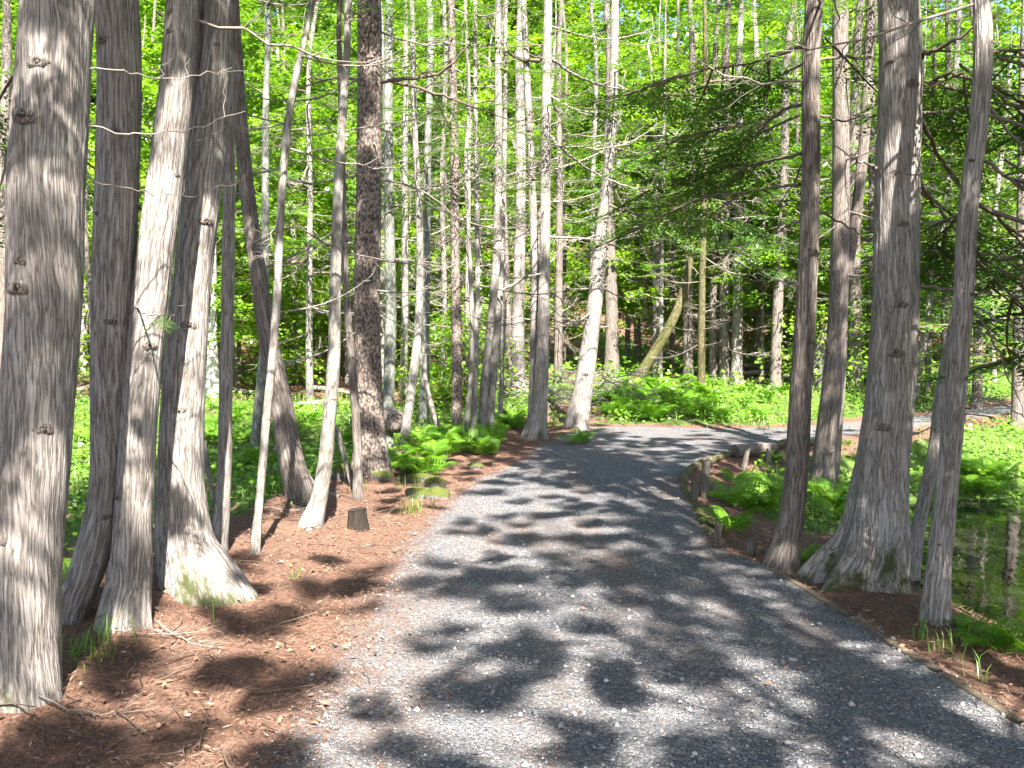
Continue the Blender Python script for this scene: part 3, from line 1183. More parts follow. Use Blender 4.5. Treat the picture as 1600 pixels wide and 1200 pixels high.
def put_bough(key, px, py, dd, az, sc, tilt=0.1, roll=0.0, seed=0):
    """one drooping green bough on a tree, its foot at a photo point dd metres from the trunk's depth"""
    T = TREES[key]
    p = at_depth(px, py, T['d'] + dd) - T['O']
    return link('cedar_bough', BOUGH_ME[seed % len(BOUGH_ME)], T['root'], tuple(p), (roll, tilt, az), sc)

#TREES_BEGIN
# ------------------------------------------------------------------ trees on the left of the path
GL = 'cedars on the left of the path'
GT = 'slim trunks on the left of the path'
GR_ = 'cedars on the right of the path'
GB = 'trees deeper in the wood'
build_tree('A', 'cedar_tree', 'thickest cedar trunk with knotty grey bark at the left edge of the picture', 'tree', 'cedar', (30, 1092),
           [(30, 1090, 112), (38, 900, 107), (54, 700, 108), (65, 500, 106), (77, 300, 108), (87, 67, 103), (90, 0, 102)], 11, GL, 0.28, -0.6, 0.3, 5, 2,
           'canopy', 5.5, 0.8, 2, 4.2, 5.5, (0.6, 1.0), 9, 0.18, seed=1, twist=0.5)
build_tree('B', 'cedar_tree', 'grey cedar curving up behind the thickest left trunk with a mossy foot bending left', 'tree', 'cedar', (112, 968),
           [(112, 968, 46), (140, 890, 50), (160, 800, 54), (172, 600, 58), (181, 400, 62), (183, 200, 63), (184, 67, 63), (185, 0, 62)], 11, GL, 0.3, 2.8, 0.6, 4, 2,
           'thin', 5.6, 1.0, 3, 3.2, 5.2, (0.6, 1.1), 5, 0.0, seed=2)
build_tree('C', 'cedar_tree', 'straight cedar leaning right with a shaded dark foot, second of the clump of three', 'tree', 'cedar', (195, 976),
           [(195, 974, 74), (203, 900, 64), (212, 800, 56), (222, 600, 54), (243, 400, 54), (265, 200, 51), (277, 67, 46), (283, 0, 44)], 11, GL, 0.28, -1.2, 0.3, 6, 2,
           'canopy', 5.6, 0.8, 3, 3.0, 5.2, (0.6, 1.1), 6, 0.25, seed=3)
build_tree('D', 'cedar_tree', 'cedar forking into a second stem high up, with a sunlit flaring root spur', 'tree', 'cedar', (300, 925),
           [(300, 922, 82), (284, 850, 74), (281, 780, 70), (287, 600, 63), (303, 400, 56), (325, 200, 50), (337, 67, 37), (340, 0, 36)], 11.5, GL, 0.75, -0.5, 0.75, 5, 2,
           'canopy', 5.8, 0.85, 3, 3.0, 5.5, (0.6, 1.1), 7, 0.0, seed=4,
           stems=[dict(line=[(292, 330, 20), (299, 250, 20), (307, 160, 19), (312, 67, 18), (314, 0, 17)], dd=0.05)])
build_tree('E', 'cedar_tree', 'slim straight grey trunk standing right of the forked cedar', 'tree', 'cedar', (342, 866),
           [(342, 864, 25), (347, 800, 23), (354, 600, 20), (357, 400, 19), (357, 200, 16), (357, 67, 14), (357, 0, 14)], 8, GT, 0.25, 0, 0, 4, 1,
           'thin', 5.2, 0.6, 4, 2.2, 5.0, (0.5, 1.0), 3, 0.2, seed=5)
build_tree('F', 'cedar_tree', 'dark cedar with a swept curved trunk leaning left above its flared foot', 'tree', 'cedar_dark', (467, 783),
           [(470, 780, 38), (456, 720, 38), (441, 640, 35), (416, 520, 29), (399, 400, 25), (380, 250, 22), (369, 67, 17), (366, 0, 16)], 11, GL, 0.55, 0.2, 0.3, 6, 1,
           'thin', 5.8, 1.0, 7, 1.6, 5.5, (0.7, 1.4), 0, 0.1, seed=6)
build_tree('G', 'fir_tree', 'thin pale trunk bending to the right near its top, just right of the swept cedar', 'tree', 'pale', (400, 862),
           [(400, 860, 16), (405, 800, 13), (417, 650, 13), (430, 500, 12.5), (440, 300, 12), (456, 150, 11), (476, 67, 9), (487, 0, 8)], 7, GT, 0.25, 0, 0, 4, 1,
           None, 5, 1, 6, 1.6, 3.6, (0.5, 1.1), 0, 0.25, seed=7)
build_tree('G2', 'fir_tree', 'short seen greenish lichened trunk half hidden behind the swept cedar', 'tree', 'green_bark', (398, 706),
           [(398, 705, 16), (404, 640, 15), (411, 540, 13), (414, 400, 12), (416, 200, 10), (417, 0, 8)], 10, GT, 0.2, 0, 0, 4, 1,
           'thin', 6, 0.8, 6, 2, 5.5, (0.7, 1.4), 0, 0.3, seed=8)
build_tree('H', 'fir_tree', 'sunlit pale trunk curving up from a foot swept to the left', 'tree', 'pale', (488, 826),
           [(486, 825, 34), (496, 790, 26), (507, 730, 23), (515, 650, 21), (520, 580, 20), (524, 400, 17), (533, 200, 13.5), (541, 67, 11), (544, 0, 10)], 8.5, GT, 0.3, 3.0, 0.6, 4, 1,
           'thin', 5.8, 0.7, 6, 2.2, 5, (0.5, 1.2), 0, 0.1, seed=9)
build_tree('I', 'cedar_tree', 'thin dark trunk standing in front of the big spruce', 'tree', 'cedar_dark', (561, 780),
           [(560, 779, 15), (558, 700, 13), (552, 600, 13), (541, 440, 10), (536, 300, 9), (533, 150, 8), (531, 0, 7)], 6.5, GT, 0.3, 0, 0, 4, 1,
           None, 5, 1, 6, 1.2, 4.5, (0.5, 1.0), 0, 0.1, seed=10)
build_tree('J', 'spruce_tree', 'stout spruce trunk with scaly mottled bark and a mossy root', 'tree', 'spruce', (580, 742),
           [(580, 740, 50), (578, 650, 43), (574, 500, 40), (576, 300, 38), (577, 67, 37), (577, 0, 36)], 13, 'spruces on the left', 0.4, 0, 0.2, 5, 2,
           'thin', 7.0, 1.1, 12, 1.5, 7, (0.7, 1.7), 0, 0.05, seed=11, twist=0.02)
build_tree('K', 'burled_tree', 'mottled trunk with a round swollen burl low down beside the spruce', 'tree', 'green_bark', (607, 700),
           [(606, 699, 19), (607, 640, 18), (610, 500, 18), (608, 300, 15), (608, 67, 13), (608, 0, 12)], 11, GT, 0.2, 0, 0, 4, 1,
           'thin', 6.5, 0.8, 9, 2.0, 6, (0.7, 1.4), 0, 0.2, seed=12)
build_tree('L', 'fir_tree', 'slender trunk leaning right then straightening, among ferns right of the burl', 'tree', 'pale', (632, 698),
           [(632, 697, 15), (643, 610, 14), (653, 520, 13), (655, 350, 10.5), (648, 200, 8.5), (645, 67, 8), (644, 0, 7)], 9, GT, 0.25, 0, 0, 4, 1,
           'thin', 3.3, 0.7, 9, 1.6, 5.5, (0.7, 1.4), 0, 0.1, seed=13)
build_tree('M', 'fir_tree', 'greenish lichened trunk behind the slender leaning one', 'tree', 'green_bark', (662, 666),
           [(662, 665, 15), (664, 560, 14), (666, 430, 13), (668, 250, 11), (670, 0, 9)], 11, GT, 0.25, 0, 0, 4, 1,
           'thin', 3.3, 0.8, 9, 2, 6.5, (0.7, 1.5), 0, 0.2, seed=14)
build_tree('M2', 'leaning_sapling', 'sunlit bare sapling stem leaning left, rooted in the ferns', 'tree', 'pale', (687, 680),
           [(687, 680, 9), (676, 640, 8), (664, 590, 7), (657, 550, 6), (655, 500, 5)], 4, GT, 0.2, 0, 0, 4, 1, None, 3, 1, 4, 1.0, 2.6, (0.4, 0.8), 0, 0.3, seed=15)
build_tree('N', 'spruce_tree', 'dark reddish spruce trunk with flaky bark behind the ferns', 'tree', 'spruce', (714, 692),
           [(714, 690, 17), (714, 600, 16), (711, 400, 14), (710, 250, 13.5), (706, 67, 12), (705, 0, 11)], 11, 'spruces on the left', 0.25, 0, 0, 4, 1,
           'thin', 3.3, 0.9, 12, 1.6, 6.5, (0.7, 1.5), 0, 0.3, seed=16)
build_tree('O', 'fir_tree', 'thin sunlit pale pole left of the pale leaning pair', 'tree', 'pale', (741, 688),
           [(740, 686, 10), (743, 560, 9), (746, 440, 8), (744, 250, 7), (742, 67, 6), (742, 0, 6)], 9, GT, 0.2, 0, 0, 4, 1,
           'thin', 3.3, 0.6, 8, 1.6, 5.5, (0.6, 1.3), 0, 0.4, seed=17)
build_tree('P', 'cedar_tree', 'pair of sunlit pale stems spreading from one foot, leaning right', 'tree', 'pale', (755, 687),
           [(752, 686, 15), (757, 600, 13), (767, 500, 12), (776, 400, 13), (778, 300, 13), (778, 67, 10), (778, 0, 9)], 10, GT, 0.3, 0, 0, 4, 1,
           'thin', 3.3, 0.9, 10, 1.6, 5.8, (0.7, 1.6), 0, 0.3, seed=18,
           stems=[dict(line=[(762, 684, 16), (769, 600, 14), (778, 500, 12), (783, 420, 9), (788, 250, 7), (790, 60, 6)], dd=0.12, flare=0.2)])
build_tree('P3', 'cedar_tree', 'short bare pole tilting right between the pale pair and the double cedar', 'tree', 'pale', (782, 655),
           [(781, 655, 8), (784, 600, 7), (785, 500, 6), (782, 420, 5)], 6, GT, 0.2, 0, 0, 4, 1, None, 3, 1, 6, 1, 4, (0.6, 1.2), 0, 0.3, seed=19)
build_tree('P4', 'cedar_tree', 'thin leaning pole rooted left of the thin pale pole', 'tree', 'cedar', (725, 694),
           [(725, 693, 10), (731, 640, 8), (737, 560, 7), (735, 420, 6), (728, 250, 5)], 7, GT, 0.2, 0, 0, 4, 1, None, 3, 1, 6, 1, 4.5, (0.6, 1.2), 0, 0.2, seed=20)
build_tree('Q', 'cedar_tree', 'double trunked cedar with a mossy foot where the path starts to bend', 'tree', 'cedar', (842, 686),
           [(838, 685, 32), (843, 640, 25), (847, 560, 21), (850, 450, 18), (852, 300, 16), (855, 67, 14), (856, 0, 13)], 11, GB, 0.5, 2.9, 0.3, 5, 1,
           'thin', 3.3, 1.0, 14, 1.8, 6, (0.8, 1.9), 0, 0.05, seed=21,
           stems=[dict(line=[(832, 676, 17), (834, 600, 15), (836, 450, 14), (832, 300, 12), (821, 67, 10), (818, 0, 9)], dd=0.15, flare=0.3)])
build_tree('R', 'cedar_tree', 'cedar leaning right over a sprawl of dead branches, a fern at its foot', 'tree', 'cedar', (903, 668),
           [(902, 666, 36), (909, 620, 31), (920, 550, 27), (932, 450, 23), (943, 330, 18), (956, 200, 15), (960, 67, 13), (961, 0, 12)], 11.5, GB, 0.35, 2.9, 0.3, 4, 1,
           'thin', 5.2, 1.25, 14, 1.6, 5.5, (0.8, 1.9), 2, 0.3, seed=22)
build_tree('S', 'leaning_snag', 'mossy broken snag leaning steeply right out of the ferns', 'snag', 'mossy_bark', (988, 607),
           [(986, 610, 19), (1004, 580, 17), (1026, 545, 16), (1046, 510, 15), (1060, 480, 14), (1072, 440, 12), (1080, 400, 9)], 0, GB, 0.1, 0, 0, 4, 1, None, 3, 1, 6, 1.2, 3.0, (0.5, 1.1), 0, -1.6, seed=23, ztop=1)

# ------------------------------------------------------------------ trees on the right, between path and pond
build_tree('T', 'cedar_tree', 'slim upright cedar hard against the edging, its foot swept left', 'tree', 'cedar_dark', (1222, 892),
           [(1224, 890, 46), (1234, 840, 40), (1245, 750, 36), (1250, 650, 34), (1259, 500, 31), (1264, 300, 28), (1269, 67, 26), (1271, 0, 25)], 10.5, GR_, 0.4, 3.0, 0.6, 5, 2,
           'canopy', 5.6, 0.8, 5, 2.6, 5.0, (0.6, 1.3), 8, 0.12, seed=31)
build_tree('U', 'cedar_tree', 'dark forked cedar behind the slim upright one, leaning right', 'tree', 'cedar_dark', (1288, 760),
           [(1284, 756, 34), (1290, 700, 33), (1300, 600, 33), (1309, 500, 30), (1313, 400, 28), (1315, 250, 26), (1313, 67, 24), (1312, 0, 23)], 10.5, GR_, 0.3, 0, 0, 4, 1,
           'thin', 5.5, 1.0, 12, 2.2, 5.8, (0.7, 1.5), 3, 0.2, seed=32,
           stems=[dict(line=[(1322, 430, 17), (1333, 370, 16), (1342, 300, 16), (1352, 200, 15), (1358, 67, 14), (1362, 0, 13)], dd=0.05),
                  dict(line=[(1301, 765, 17), (1306, 690, 17), (1313, 600, 15), (1318, 520, 12)], dd=0.15, up=False, flare=0.2)])
build_tree('V', 'cedar_tree', 'broad grey cedar on the pond side with big knots and a wide mossy foot', 'tree', 'cedar', (1350, 915),
           [(1356, 912, 104), (1365, 850, 90), (1378, 750, 78), (1388, 650, 72), (1397, 500, 69), (1402, 300, 66), (1404, 67, 60), (1405, 0, 58)], 11.5, GR_, 0.62, 2.9, 0.45, 7, 2,
           'canopy', 5.6, 0.9, 4, 3.2, 5.2, (0.6, 1.2), 8, -0.12, seed=33, twist=0.25)
build_tree('W', 'cedar_tree', 'slender sunflecked trunk leaning right into the rightmost upright cedar', 'tree', 'cedar', (1420, 906),
           [(1420, 905, 24), (1430, 860, 22), (1442, 800, 20), (1460, 700, 19), (1473, 600, 17), (1486, 530, 15), (1494, 470, 10)], 0, GR_, 0.3, 0, 0, 4, 1,
           None, 4, 1, 2, 1.2, 2.2, (0.4, 0.8), 2, 0.25, seed=34, ztop=1)
build_tree('X', 'cedar_tree', 'rightmost upright cedar at the water, slightly leaning right', 'tree', 'cedar', (1456, 972),
           [(1457, 970, 42), (1465, 900, 36), (1477, 800, 33), (1488, 700, 32), (1495, 600, 31), (1503, 500, 30), (1517, 300, 28), (1527, 200, 27), (1533, 67, 26), (1537, 0, 25)], 10.5, GR_, 0.3, 0, 0, 5, 2,
           'canopy', 5.6, 0.8, 5, 2.4, 5.0, (0.6, 1.3), 5, 0.2, seed=35)
build_tree('Y', 'spruce_tree', 'bluish pale trunk leaning right, glimpsed past the broad grey cedar across the path', 'tree', 'pale', (1428, 625),
           [(1428, 624, 12), (1437, 570, 12), (1446, 520, 11), (1462, 400, 10), (1480, 300, 10), (1492, 150, 9), (1500, 0, 8)], 9, GB, 0.2, 0, 0, 4, 1,
           'low', 2.6, 1.2, 8, 1.5, 5, (0.8, 1.6), 0, 0.3, seed=36)

# bare and living limbs drawn from the photograph
for k, (key, line, w, d1, mt, tw, bo) in enumerate([
    ('V', [(1428, 96), (1450, 82), (1485, 66), (1560, 20)], 9, -0.5, 'limb', 4, 1),
    ('V', [(1434, 130), (1470, 136), (1500, 142), (1522, 152), (1560, 175)], 11, 0.2, 'limb', 2, 0),
    ('V', [(1436, 178), (1475, 174), (1520, 168), (1580, 160), (1660, 168)], 6, 0.5, 'limb', 4, 9),
    ('V', [(1437, 185), (1447, 205), (1462, 232), (1480, 265), (1508, 305)], 8, 0.35, 'limb', 3, 0),
    ('V', [(1436, 282), (1452, 310), (1475, 335), (1500, 365)], 8, 0.5, 'limb', 3, 0),
    ('V', [(1436, 350), (1470, 345), (1510, 342), (1560, 332)], 4, -0.2, 'twig', 4, 0),
    ('V', [(1436, 447), (1490, 453), (1550, 460), (1640, 466)], 6, -0.3, 'twig', 3, 0),
    ('V', [(1372, 262), (1345, 252), (1322, 240), (1303, 225)], 5, -0.4, 'twig', 2, 0),
    ('V', [(1392, 268), (1430, 272), (1480, 275), (1540, 270)], 3, -0.6, 'twig', 2, 0),
    ('X', [(1535, 250), (1560, 265), (1590, 290), (1680, 330)], 6, -0.3, 'limb', 3, 10),
    ('X', [(1530, 320), (1570, 350), (1610, 395), (1690, 440)], 6, 0.6, 'limb', 3, 10),
    ('X', [(1528, 395), (1565, 405), (1610, 430), (1690, 445)], 5, -0.3, 'limb', 3, 10),
    ('X', [(1525, 480), (1560, 500), (1600, 520), (1660, 545)], 4, -0.3, 'twig', 4, 0),
    ('X', [(1523, 490), (1550, 530), (1580, 600), (1600, 650)], 4, 0.4, 'twig', 4, 0),
    ('X', [(1515, 630), (1545, 625), (1580, 640), (1640, 680)], 4, 0.3, 'twig', 4, 0),
    ('T', [(1256, 162), (1225, 172), (1195, 190), (1120, 200), (1040, 225)], 6, 1.5, 'limb', 4, 14),
    ('T', [(1253, 240), (1222, 248), (1180, 255), (1110, 262), (1010, 300)], 6, 2.0, 'limb', 4, 14),
    ('T', [(1250, 288), (1215, 292), (1170, 300), (1110, 305), (1050, 330)], 5, 1.2, 'limb', 4, 4),
    ('T', [(1256, 75), (1220, 85), (1180, 98), (1100, 110), (1000, 135)], 6, 2.0, 'limb', 4, 15),
    ('T', [(1250, 345), (1225, 355), (1195, 372), (1160, 380)], 4, 0.5, 'twig', 4, 0),
    ('T', [(1247, 445), (1240, 440), (1228, 446), (1218, 458)], 4, -0.2, 'twig', 2, 0),
    ('T', [(1280, 95), (1310, 90), (1345, 92), (1370, 93)], 5, 0.4, 'limb', 2, 0),
    ('T', [(1280, 180), (1320, 190), (1350, 175), (1372, 160)], 4, 0.4, 'limb', 3, 0),
    ('T', [(1275, 330), (1310, 345), (1350, 372), (1375, 392)], 4, 0.5, 'limb', 3, 0),
    ('A', [(138, 108), (190, 112), (240, 122), (300, 121), (360, 108)], 3.2, 0.5, 'twig', 3, 0),
    ('A', [(132, 196), (180, 204), (235, 208), (300, 201), (385, 172)], 3.2, 0.4, 'twig', 4, 0),
    ('A', [(128, 275), (170, 286), (230, 300), (270, 305), (330, 303)], 2.6, 0.6, 'twig', 2, 0),
    ('B', [(212, 208), (250, 222), (300, 222), (340, 196)], 2.6, 0.3, 'twig', 3, 0),
    ('B', [(205, 478), (228, 488), (262, 493), (292, 474)], 3.5, -0.7, 'twig', 0, 2),
    ('F', [(382, 270), (420, 268), (450, 258), (510, 250)], 4, 0.3, 'twig', 4, 0),
    ('J', [(596, 128), (640, 122), (690, 112), (740, 60)], 7, -0.6, 'limb', 4, 0),
    ('J', [(596, 125), (660, 140), (720, 160), (790, 185)], 6, 0.6, 'limb', 4, 1),
    ('J', [(590, 280), (640, 290), (690, 320), (740, 370)], 4, 0.8, 'twig', 4, 0),
    ('J', [(558, 125), (520, 122), (480, 135), (430, 150)], 5, 0.6, 'limb', 4, 0),
    ('J', [(558, 410), (600, 408), (640, 412), (700, 415)], 3.5, -0.5, 'twig', 2, 0),
    ('Q', [(860, 90), (900, 118), (930, 130), (980, 140)], 6, 0.4, 'twig', 4, 0),
    ('Q', [(845, 95), (810, 92), (780, 60), (750, 20)], 7, 0.4, 'limb', 4, 1),
    ('Q', [(860, 215), (900, 250), (960, 285), (1020, 300)], 5, 0.4, 'twig', 5, 1),
    ('Q', [(858, 370), (910, 372), (960, 376), (1000, 360)], 4, 0.2, 'twig', 5, 0),
    ('P', [(785, 455), (810, 440), (828, 425), (850, 385)], 6, -0.3, 'twig', 3, 0),
    ('R', [(950, 380), (990, 390), (1030, 380), (1060, 345)], 4, -0.4, 'twig', 5, 0),
    ('R', [(950, 320), (1000, 335), (1060, 328), (1120, 330)], 4, -0.6, 'limb', 4, 9),
    ('R', [(955, 230), (1010, 240), (1060, 220), (1110, 200)], 5, -0.8, 'limb', 4, 10),
    ('R', [(958, 130), (1010, 150), (1060, 145), (1130, 120)], 5, -0.8, 'limb', 4, 10),
    ('X', [(1536, 90), (1570, 80), (1620, 95), (1690, 130)], 6, 0.5, 'limb', 3, 12),
    ('X', [(1533, 130), (1565, 150), (1610, 190), (1690, 230)], 6, 1.0, 'limb', 3, 12),
    ('X', [(1522, 130), (1500, 115), (1470, 120), (1445, 140)], 5, 1.2, 'limb', 3, 10),
    ('X', [(1515, 330), (1495, 340), (1470, 372), (1450, 420)], 5, 1.5, 'limb', 3, 12),
    ('X', [(1520, 400), (1560, 440), (1610, 500), (1680, 560)], 5, 1.6, 'limb', 4, 10),
]):
    px_branch(key, line, w, 0.25, 'branch', d1, mt, tw, k, bo)

# hanging green boughs of the near cedars
for k, (key, px, py, dd, az, sc, ti, ro) in enumerate([
    ('X', 1560, 90, -0.3, -0.3, 0.75, 0.3, 0.2), ('X', 1545, 180, -0.5, -0.6, 0.7, 0.35, -0.1), ('X', 1550, 330, -0.6, -0.5, 0.7, 0.35, 0.2),
    ('X', 1560, 420, -0.4, -0.2, 0.65, 0.4, 0.0), ('X', 1570, 250, 0.5, 0.3, 0.9, 0.3, 0.1), ('X', 1560, 140, 0.8, 0.2, 1.0, 0.3, 0.0),
    ('X', 1500, 100, 1.2, 0.5, 0.9, 0.3, 0.2), ('X', 1530, 400, 1.2, 0.2, 0.9, 0.4, 0.2), ('X', 1540, 520, 1.0, 0.2, 0.8, 0.4, -0.2),
    ('V', 1440, 220, 1.0, 0.4, 0.9, 0.4, 0.1), ('V', 1440, 300, 1.6, 0.3, 0.9, 0.4, 0.1), ('V', 1445, 420, 2.0, 0.1, 0.8, 0.5, 0.3),
    ('T', 1255, 100, 1.0, 2.7, 1.0, 0.3, 0.2), ('T', 1250, 180, 1.4, 2.9, 0.9, 0.3, 0.2), ('T', 1290, 60, 1.0, 0.6, 0.8, 0.3, 0.2),
    ('A', 130, 250, 0.8, 0.8, 0.45, 0.5, 0.2), ('B', 150, 330, 0.9, 1.2, 0.6, 0.6, 0.2), ('B', 160, 360, 0.5, 0.6, 0.35, 0.5, 0.2), ('B', 145, 440, 0.4, 1.0, 0.4, 0.6, 0.2),
    ('A', 20, 120, 0.9, 2.5, 0.6, 0.4, 0.2), ('A', 15, 330, 1.2, 2.7, 0.6, 0.4, 0.2), ('T', 1232, 566, -0.05, -2.6, 0.12, 0.1, 0.1),
    ('J', 560, 440, -0.1, 3.6, 0.35, 0.4, 0.2), ('J', 595, 490, -0.2, 0.3, 0.3, 0.4, 0.2), ('J', 560, 230, 0.1, 3.6, 0.5, 0.4, 0.2),
]):
    put_bough(key, px, py, dd, az, sc, ti, ro, k)

# the round burl on its tree
bt = TREES['K']
bs_ = Soup()
n_, m_ = 20, 14
uu, vv = np.meshgrid(np.linspace(0, 2 * math.pi, n_, False), np.linspace(0.02, math.pi - 0.02, m_))
rr_ = 0.155 * (1 + 0.22 * (fbm(np.cos(uu) * np.sin(vv) * 2 + 9, np.sin(uu) * np.sin(vv) * 2, np.cos(vv) * 2) - 0.5) * 2)
Vb = np.stack([rr_ * np.cos(uu) * np.sin(vv) * 1.15, rr_ * np.sin(uu) * np.sin(vv), rr_ * np.cos(vv) * 1.2], -1).reshape(-1, 3)
i, j = np.meshgrid(np.arange(m_ - 1), np.arange(n_), indexing='ij')
a = i * n_ + j
b = i * n_ + (j + 1) % n_
bs_.add(Vb, np.stack([a, b, b + n_, a + n_], -1).reshape(-1, 4), 3.0, Vb * np.array([1, 1, 1]))
pb = at_depth(613, 657, bt['d'] - 0.05) - bt['O']
link('burl', bs_.mesh('burl', [M['spruce']], True), bt['root'], tuple(pb))

# ------------------------------------------------------------------ trees deeper in the wood (photo base point, width, lean of the top in px)
BG = [
    ('dark_trunk', 'cedar_tree', 'dark trunk with hanging green sprays behind the thickest left cedar at the picture edge', 'cedar_dark', 2, 655, 24, 8, 'full', 3.5),
    ('b1', 'cedar_tree', 'thin dark trunk leaning left, seen in the gap beside the thickest left cedar', 'cedar_dark', 150, 622, 9, -40, 'thin', 4.0),
    ('b2', 'birch_tree', 'bright white birch foot in sunlight between the forked cedar and the slim straight trunk', 'white_bark', 332, 622, 21, -8, 'maple_tall', 4.0),
    ('b3', 'cedar_tree', 'dark trunk behind the white birch', 'cedar_dark', 372, 600, 12, 4, 'thin', 3.5),
    ('b4', 'fir_tree', 'small pale trunk on the brown slope left of the curving pale trunk', 'pale', 484, 633, 12, 3, 'low', 2.6),
    ('b5', 'cedar_tree', 'grey trunk on the brown slope just left of the scaly spruce', 'cedar', 545, 600, 11, -6, 'thin', 3.5),
    ('b6', 'cedar_tree', 'broad pale boled cedar in the shrubs right of the burl', 'pale', 630, 620, 13, 4, 'thin', 4),
    ('b7', 'fir_tree', 'tall pale pole far behind the dark reddish spruce', 'pale', 693, 600, 11, 3, 'thin', 4.5),
    ('b8', 'cedar_tree', 'dark curved trunk bending left behind the pale pair', 'cedar_dark', 797, 622, 12, -14, 'thin', 3.5),
    ('b9', 'cedar_tree', 'stout dark trunk left of the double trunked cedar', 'cedar', 810, 618, 22, 2, 'thin', 4.2),
    ('b10', 'cedar_tree', 'dark trunk right of the double trunked cedar', 'cedar_dark', 872, 600, 14, 2, 'full', 3.6),
    ('b11', 'cedar_tree', 'thick dark trunk just right of the cedar leaning over dead branches', 'cedar_dark', 956, 590, 22, -4, 'full', 4.2),
    ('b12', 'cedar_tree', 'thin trunk behind the fern bed, between the snag and the green mossy trunk', 'cedar_dark', 1075, 594, 16, 6, 'thin', 3.5),
    ('b13', 'cedar_tree', 'moss green trunk standing in the fern bed', 'mossy_bark', 1096, 618, 13, 6, 'thin', 4.0),
    ('b14', 'cedar_tree', 'dark trunk right behind the green mossy trunk', 'cedar_dark', 1114, 598, 14, 5, 'full', 3.4),
    ('b15', 'cedar_tree', 'left one of two dark trunks close together beyond the path', 'cedar_dark', 1132, 602, 18, 3, 'low', 2.8),
    ('b16', 'cedar_tree', 'right one of two close trunks beyond the path, with a pale lower bole', 'cedar', 1150, 604, 18, 6, 'low', 3.0),
    ('b17', 'fir_tree', 'sunlit pale trunk deep in the wood between the two close trunks and the leaning one', 'pale', 1181, 574, 14, 0, 'maple_tall', 3),
    ('b18', 'cedar_tree', 'dark trunk leaning right beyond the path, left of the slim upright cedar', 'cedar_dark', 1211, 612, 18, 22, 'low', 2.8),
    ('b19', 'cedar_tree', 'dark trunk just right of the forked cedar across the path', 'cedar_dark', 1335, 610, 22, 6, 'low', 3.0),
    ('b20', 'cedar_tree', 'dark trunk nearly hidden by the left side of the broad grey cedar', 'cedar_dark', 1358, 606, 14, 8, 'low', 2.6),
    ('b21', 'cedar_tree', 'dark leaning trunk in the gap between the leaning slender trunk and the broad cedar', 'cedar_dark', 1450, 620, 10, 10, 'low', 1.6),
    ('b22', 'cedar_tree', 'bushy dark cedar on the far pond bank at the right picture edge', 'cedar_dark', 1590, 668, 18, 10, 'low', 0.9),
    ('b23', 'cedar_tree', 'bushy dark cedar behind the rightmost upright cedar', 'cedar_dark', 1526, 640, 15, 0, 'low', 1.0),
    ('b40', 'cedar_tree', 'bushy dark cedar behind the path between the broad grey cedar and the rightmost one', 'cedar_dark', 1478, 624, 14, 4, 'low', 1.2),
    ('b41', 'cedar_tree', 'dense dark cedar just outside the right picture edge, its boughs reaching into view', 'cedar_dark', 1690, 660, 20, 0, 'low', 1.0),
    ('b24', 'maple_tree', 'young maple with low bright leaf layers above the fern bed', 'limb', 1190, 600, 8, 6, 'maple', 2),
    ('b25', 'maple_tree', 'young maple with bright leaves left of the slim upright cedar', 'limb', 1250, 590, 8, -6, 'maple', 2),
    ('b26', 'maple_tree', 'bright leafy maple over the leaning mossy snag', 'limb', 1050, 585, 9, 10, 'maple_tall', 2),
    ('b27', 'maple_tree', 'bright leafy maple glowing behind the forked dark cedar', 'limb', 1340, 585, 9, 4, 'maple_tall', 2),
    ('b28', 'maple_tree', 'bright leafy maple top above the pale bending trunk on the left', 'limb', 440, 585, 9, 4, 'maple_tall', 2),
    ('b29', 'maple_tree', 'bright leafy maple showing between the spruce and the pale pair', 'limb', 690, 583, 8, 4, 'maple_tall', 2),
    ('b30', 'maple_shrub', 'low bright leafy shrub among the trunks right of the burl', 'limb', 715, 640, 4, 2, 'maple_low', 1),
    ('b31', 'maple_shrub', 'small bright leafy shrub left of the dark reddish spruce', 'limb', 690, 632, 4, 2, 'maple_low', 1),
    ('b32', 'fir_tree', 'grey pole between the thin pale pole and the dark reddish spruce', 'pale', 728, 628, 9, 2, 'thin', 4),
    ('b33', 'fir_tree', 'straight pale pole behind the cedar leaning over dead branches', 'pale', 925, 588, 10, 4, 'thin', 3.6),
    ('b34', 'maple_tree', 'bright leafy maple behind the double trunked cedar', 'limb', 880, 582, 8, 4, 'maple_tall', 2),
    ('b35', 'maple_tree', 'bright leafy maple showing between the three clumped left cedars', 'limb', 235, 588, 8, 4, 'maple_tall', 2),
    ('b36', 'maple_tree', 'bright leafy maple at the left picture edge behind the thickest cedar', 'limb', -20, 592, 8, 4, 'maple_tall', 2),
]
for k, (key, nm, lab, bk, bx, by, w, lean, crown, hc) in enumerate(BG):
    mp = crown.startswith('maple')
    H = {'maple': 8.0, 'maple_tall': 14, 'maple_low': 1.8}.get(crown, 12)
    sh = nm == 'maple_shrub'
    top_py = by - 30 if sh else 60
    ln = [(bx, by, w), (bx + lean * 0.15 + random.uniform(-2, 2), by - (by - top_py) * 0.2, w * 0.9),
          (bx + lean * 0.5 + random.uniform(-4, 4), by - (by - top_py) * 0.55, w * 0.75), (bx + lean, top_py, w * 0.55)]
    build_tree(key, nm, lab, 'shrub' if sh else 'tree', 'cedar_dark' if bk == 'limb' else bk, (bx, by), ln, H, GB, 0.35, 0, 0, 4, 1 if w > 14 else 0, crown, hc,
               {'maple': 0.8, 'maple_tall': 0.72}.get(crown, 1.0) if mp else random.uniform(0.75, 1.05) if crown != 'low' else random.uniform(1.1, 1.4), 0 if mp else (14 if bk != 'limb' else 0), 1.0, 6.5, (0.9, 2.2), 0, 0.15, seed=500 + k)

